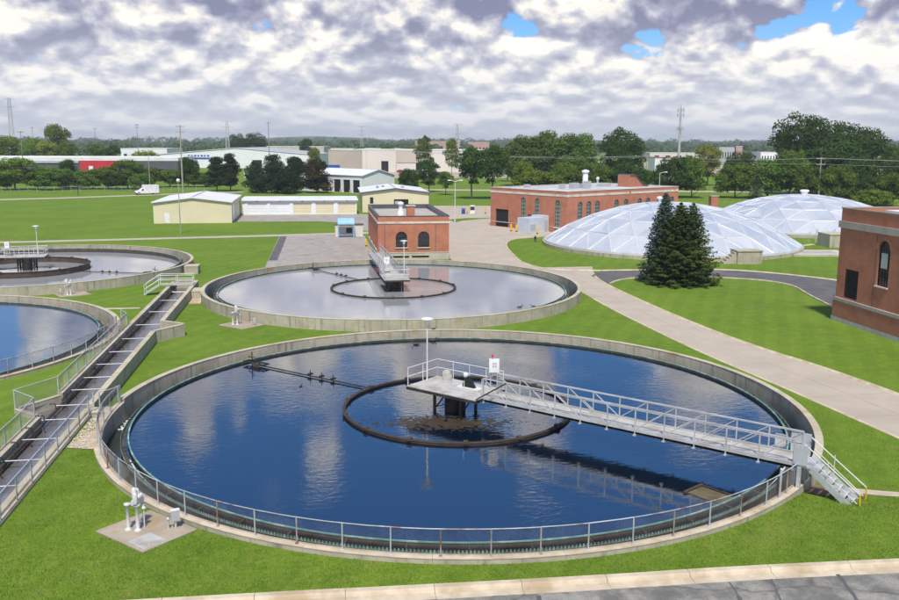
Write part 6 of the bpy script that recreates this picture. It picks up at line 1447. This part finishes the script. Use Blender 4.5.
# ------------------------------------------------------------------ near grass blades
def grass():
    rng = np.random.default_rng(12); V = []
    n = 640000; X_ = rng.uniform(-24, 27, n); Y_ = rng.uniform(-22, 6, n)
    r = np.hypot(X_, Y_); dist = np.hypot(X_+8, Y_+50.25)
    keep = (r > RT+.03) & (rng.uniform(0, 1, n) < np.clip((33/dist)**2.2, .05, 1.2))
    fx = np.array([p[0] for p in fr]); fy = np.array([p[1] for p in fr]); keep &= Y_ > np.interp(X_, fx, fy)+.02
    rwx = np.array([p[0] for p in road_w]); rwy = np.array([p[1] for p in road_w]); o = np.argsort(rwy); keep &= X_ < np.interp(Y_, rwy[o], rwx[o])-.3
    keep &= ~((X_ > -25.6) & (X_ < -21.0)) & ~((X_ > 22.9) & (Y_ < -17))
    X_, Y_ = X_[keep], Y_[keep]
    cs, sn = math.cos(-VR), math.sin(-VR); lx = (X_-vp1.x)*cs-(Y_-vp1.y)*sn; ly = (X_-vp1.x)*sn+(Y_-vp1.y)*cs
    k2 = ~((lx > -1.29) & (lx < 1.26) & (ly > -1.56) & (ly < 1.56)); k2 &= np.array([not (in_poly(x, y, gv) or (13.7 < x < 17 and -15.4 < y < -13.5)) for x, y in zip(X_, Y_)])
    dpath = np.abs(Y_-np.interp(X_, [15, 17, 19.2, 24], [-13.9, -14.7, -15.9, -17.7])); k2 &= ~((X_ > 14.5) & (dpath < .5))
    X_, Y_ = X_[k2], Y_[k2]; m = len(X_); Z_ = np.array([zg(x, y) for x, y in zip(X_, Y_)])-.005
    g = rng.uniform(0, 2*PI, m); h = rng.uniform(.035, .085, m); w = rng.uniform(.008, .018, m); b = rng.uniform(0, .05, m); q = rng.uniform(0, 2*PI, m)
    T = np.empty((m, 3, 3)); T[:, 0] = np.c_[X_-w*np.cos(g), Y_-w*np.sin(g), Z_]; T[:, 1] = np.c_[X_+w*np.cos(g), Y_+w*np.sin(g), Z_]; T[:, 2] = np.c_[X_+b*np.cos(q), Y_+b*np.sin(q), Z_+h]
    me = bpy.data.meshes.new('grass'); me.vertices.add(3*m); me.vertices.foreach_set('co', T.ravel()); me.loops.add(3*m); me.loops.foreach_set('vertex_index', np.arange(3*m)); me.polygons.add(m)
    me.polygons.foreach_set('loop_start', np.arange(0, 3*m, 3)); me.polygons.foreach_set('loop_total', np.full(m, 3)); me.materials.append(MATS['grass_blade']); me.update(calc_edges=True)
    link('grass', me, label='short mown grass blades on the near lawn', cat='grass', kind='stuff')
grass()

# ------------------------------------------------------------------ air
hzm = bpy.data.materials.new('haze'); hzm.use_nodes = True; nt = hzm.node_tree; nt.nodes.remove(nt.nodes['Principled BSDF'])
pv = N(nt, 'ShaderNodeVolumePrincipled'); pv.inputs['Color'].default_value = (.86, .91, 1, 1); pv.inputs['Density'].default_value = .00017; pv.inputs['Anisotropy'].default_value = .2
nt.links.new(pv.outputs[0], nt.nodes['Material Output'].inputs['Volume'])
hb = MB().box(-5000, 5000, -400, 5400, -3, 75).build('haze', hzm, None, kind='stuff')
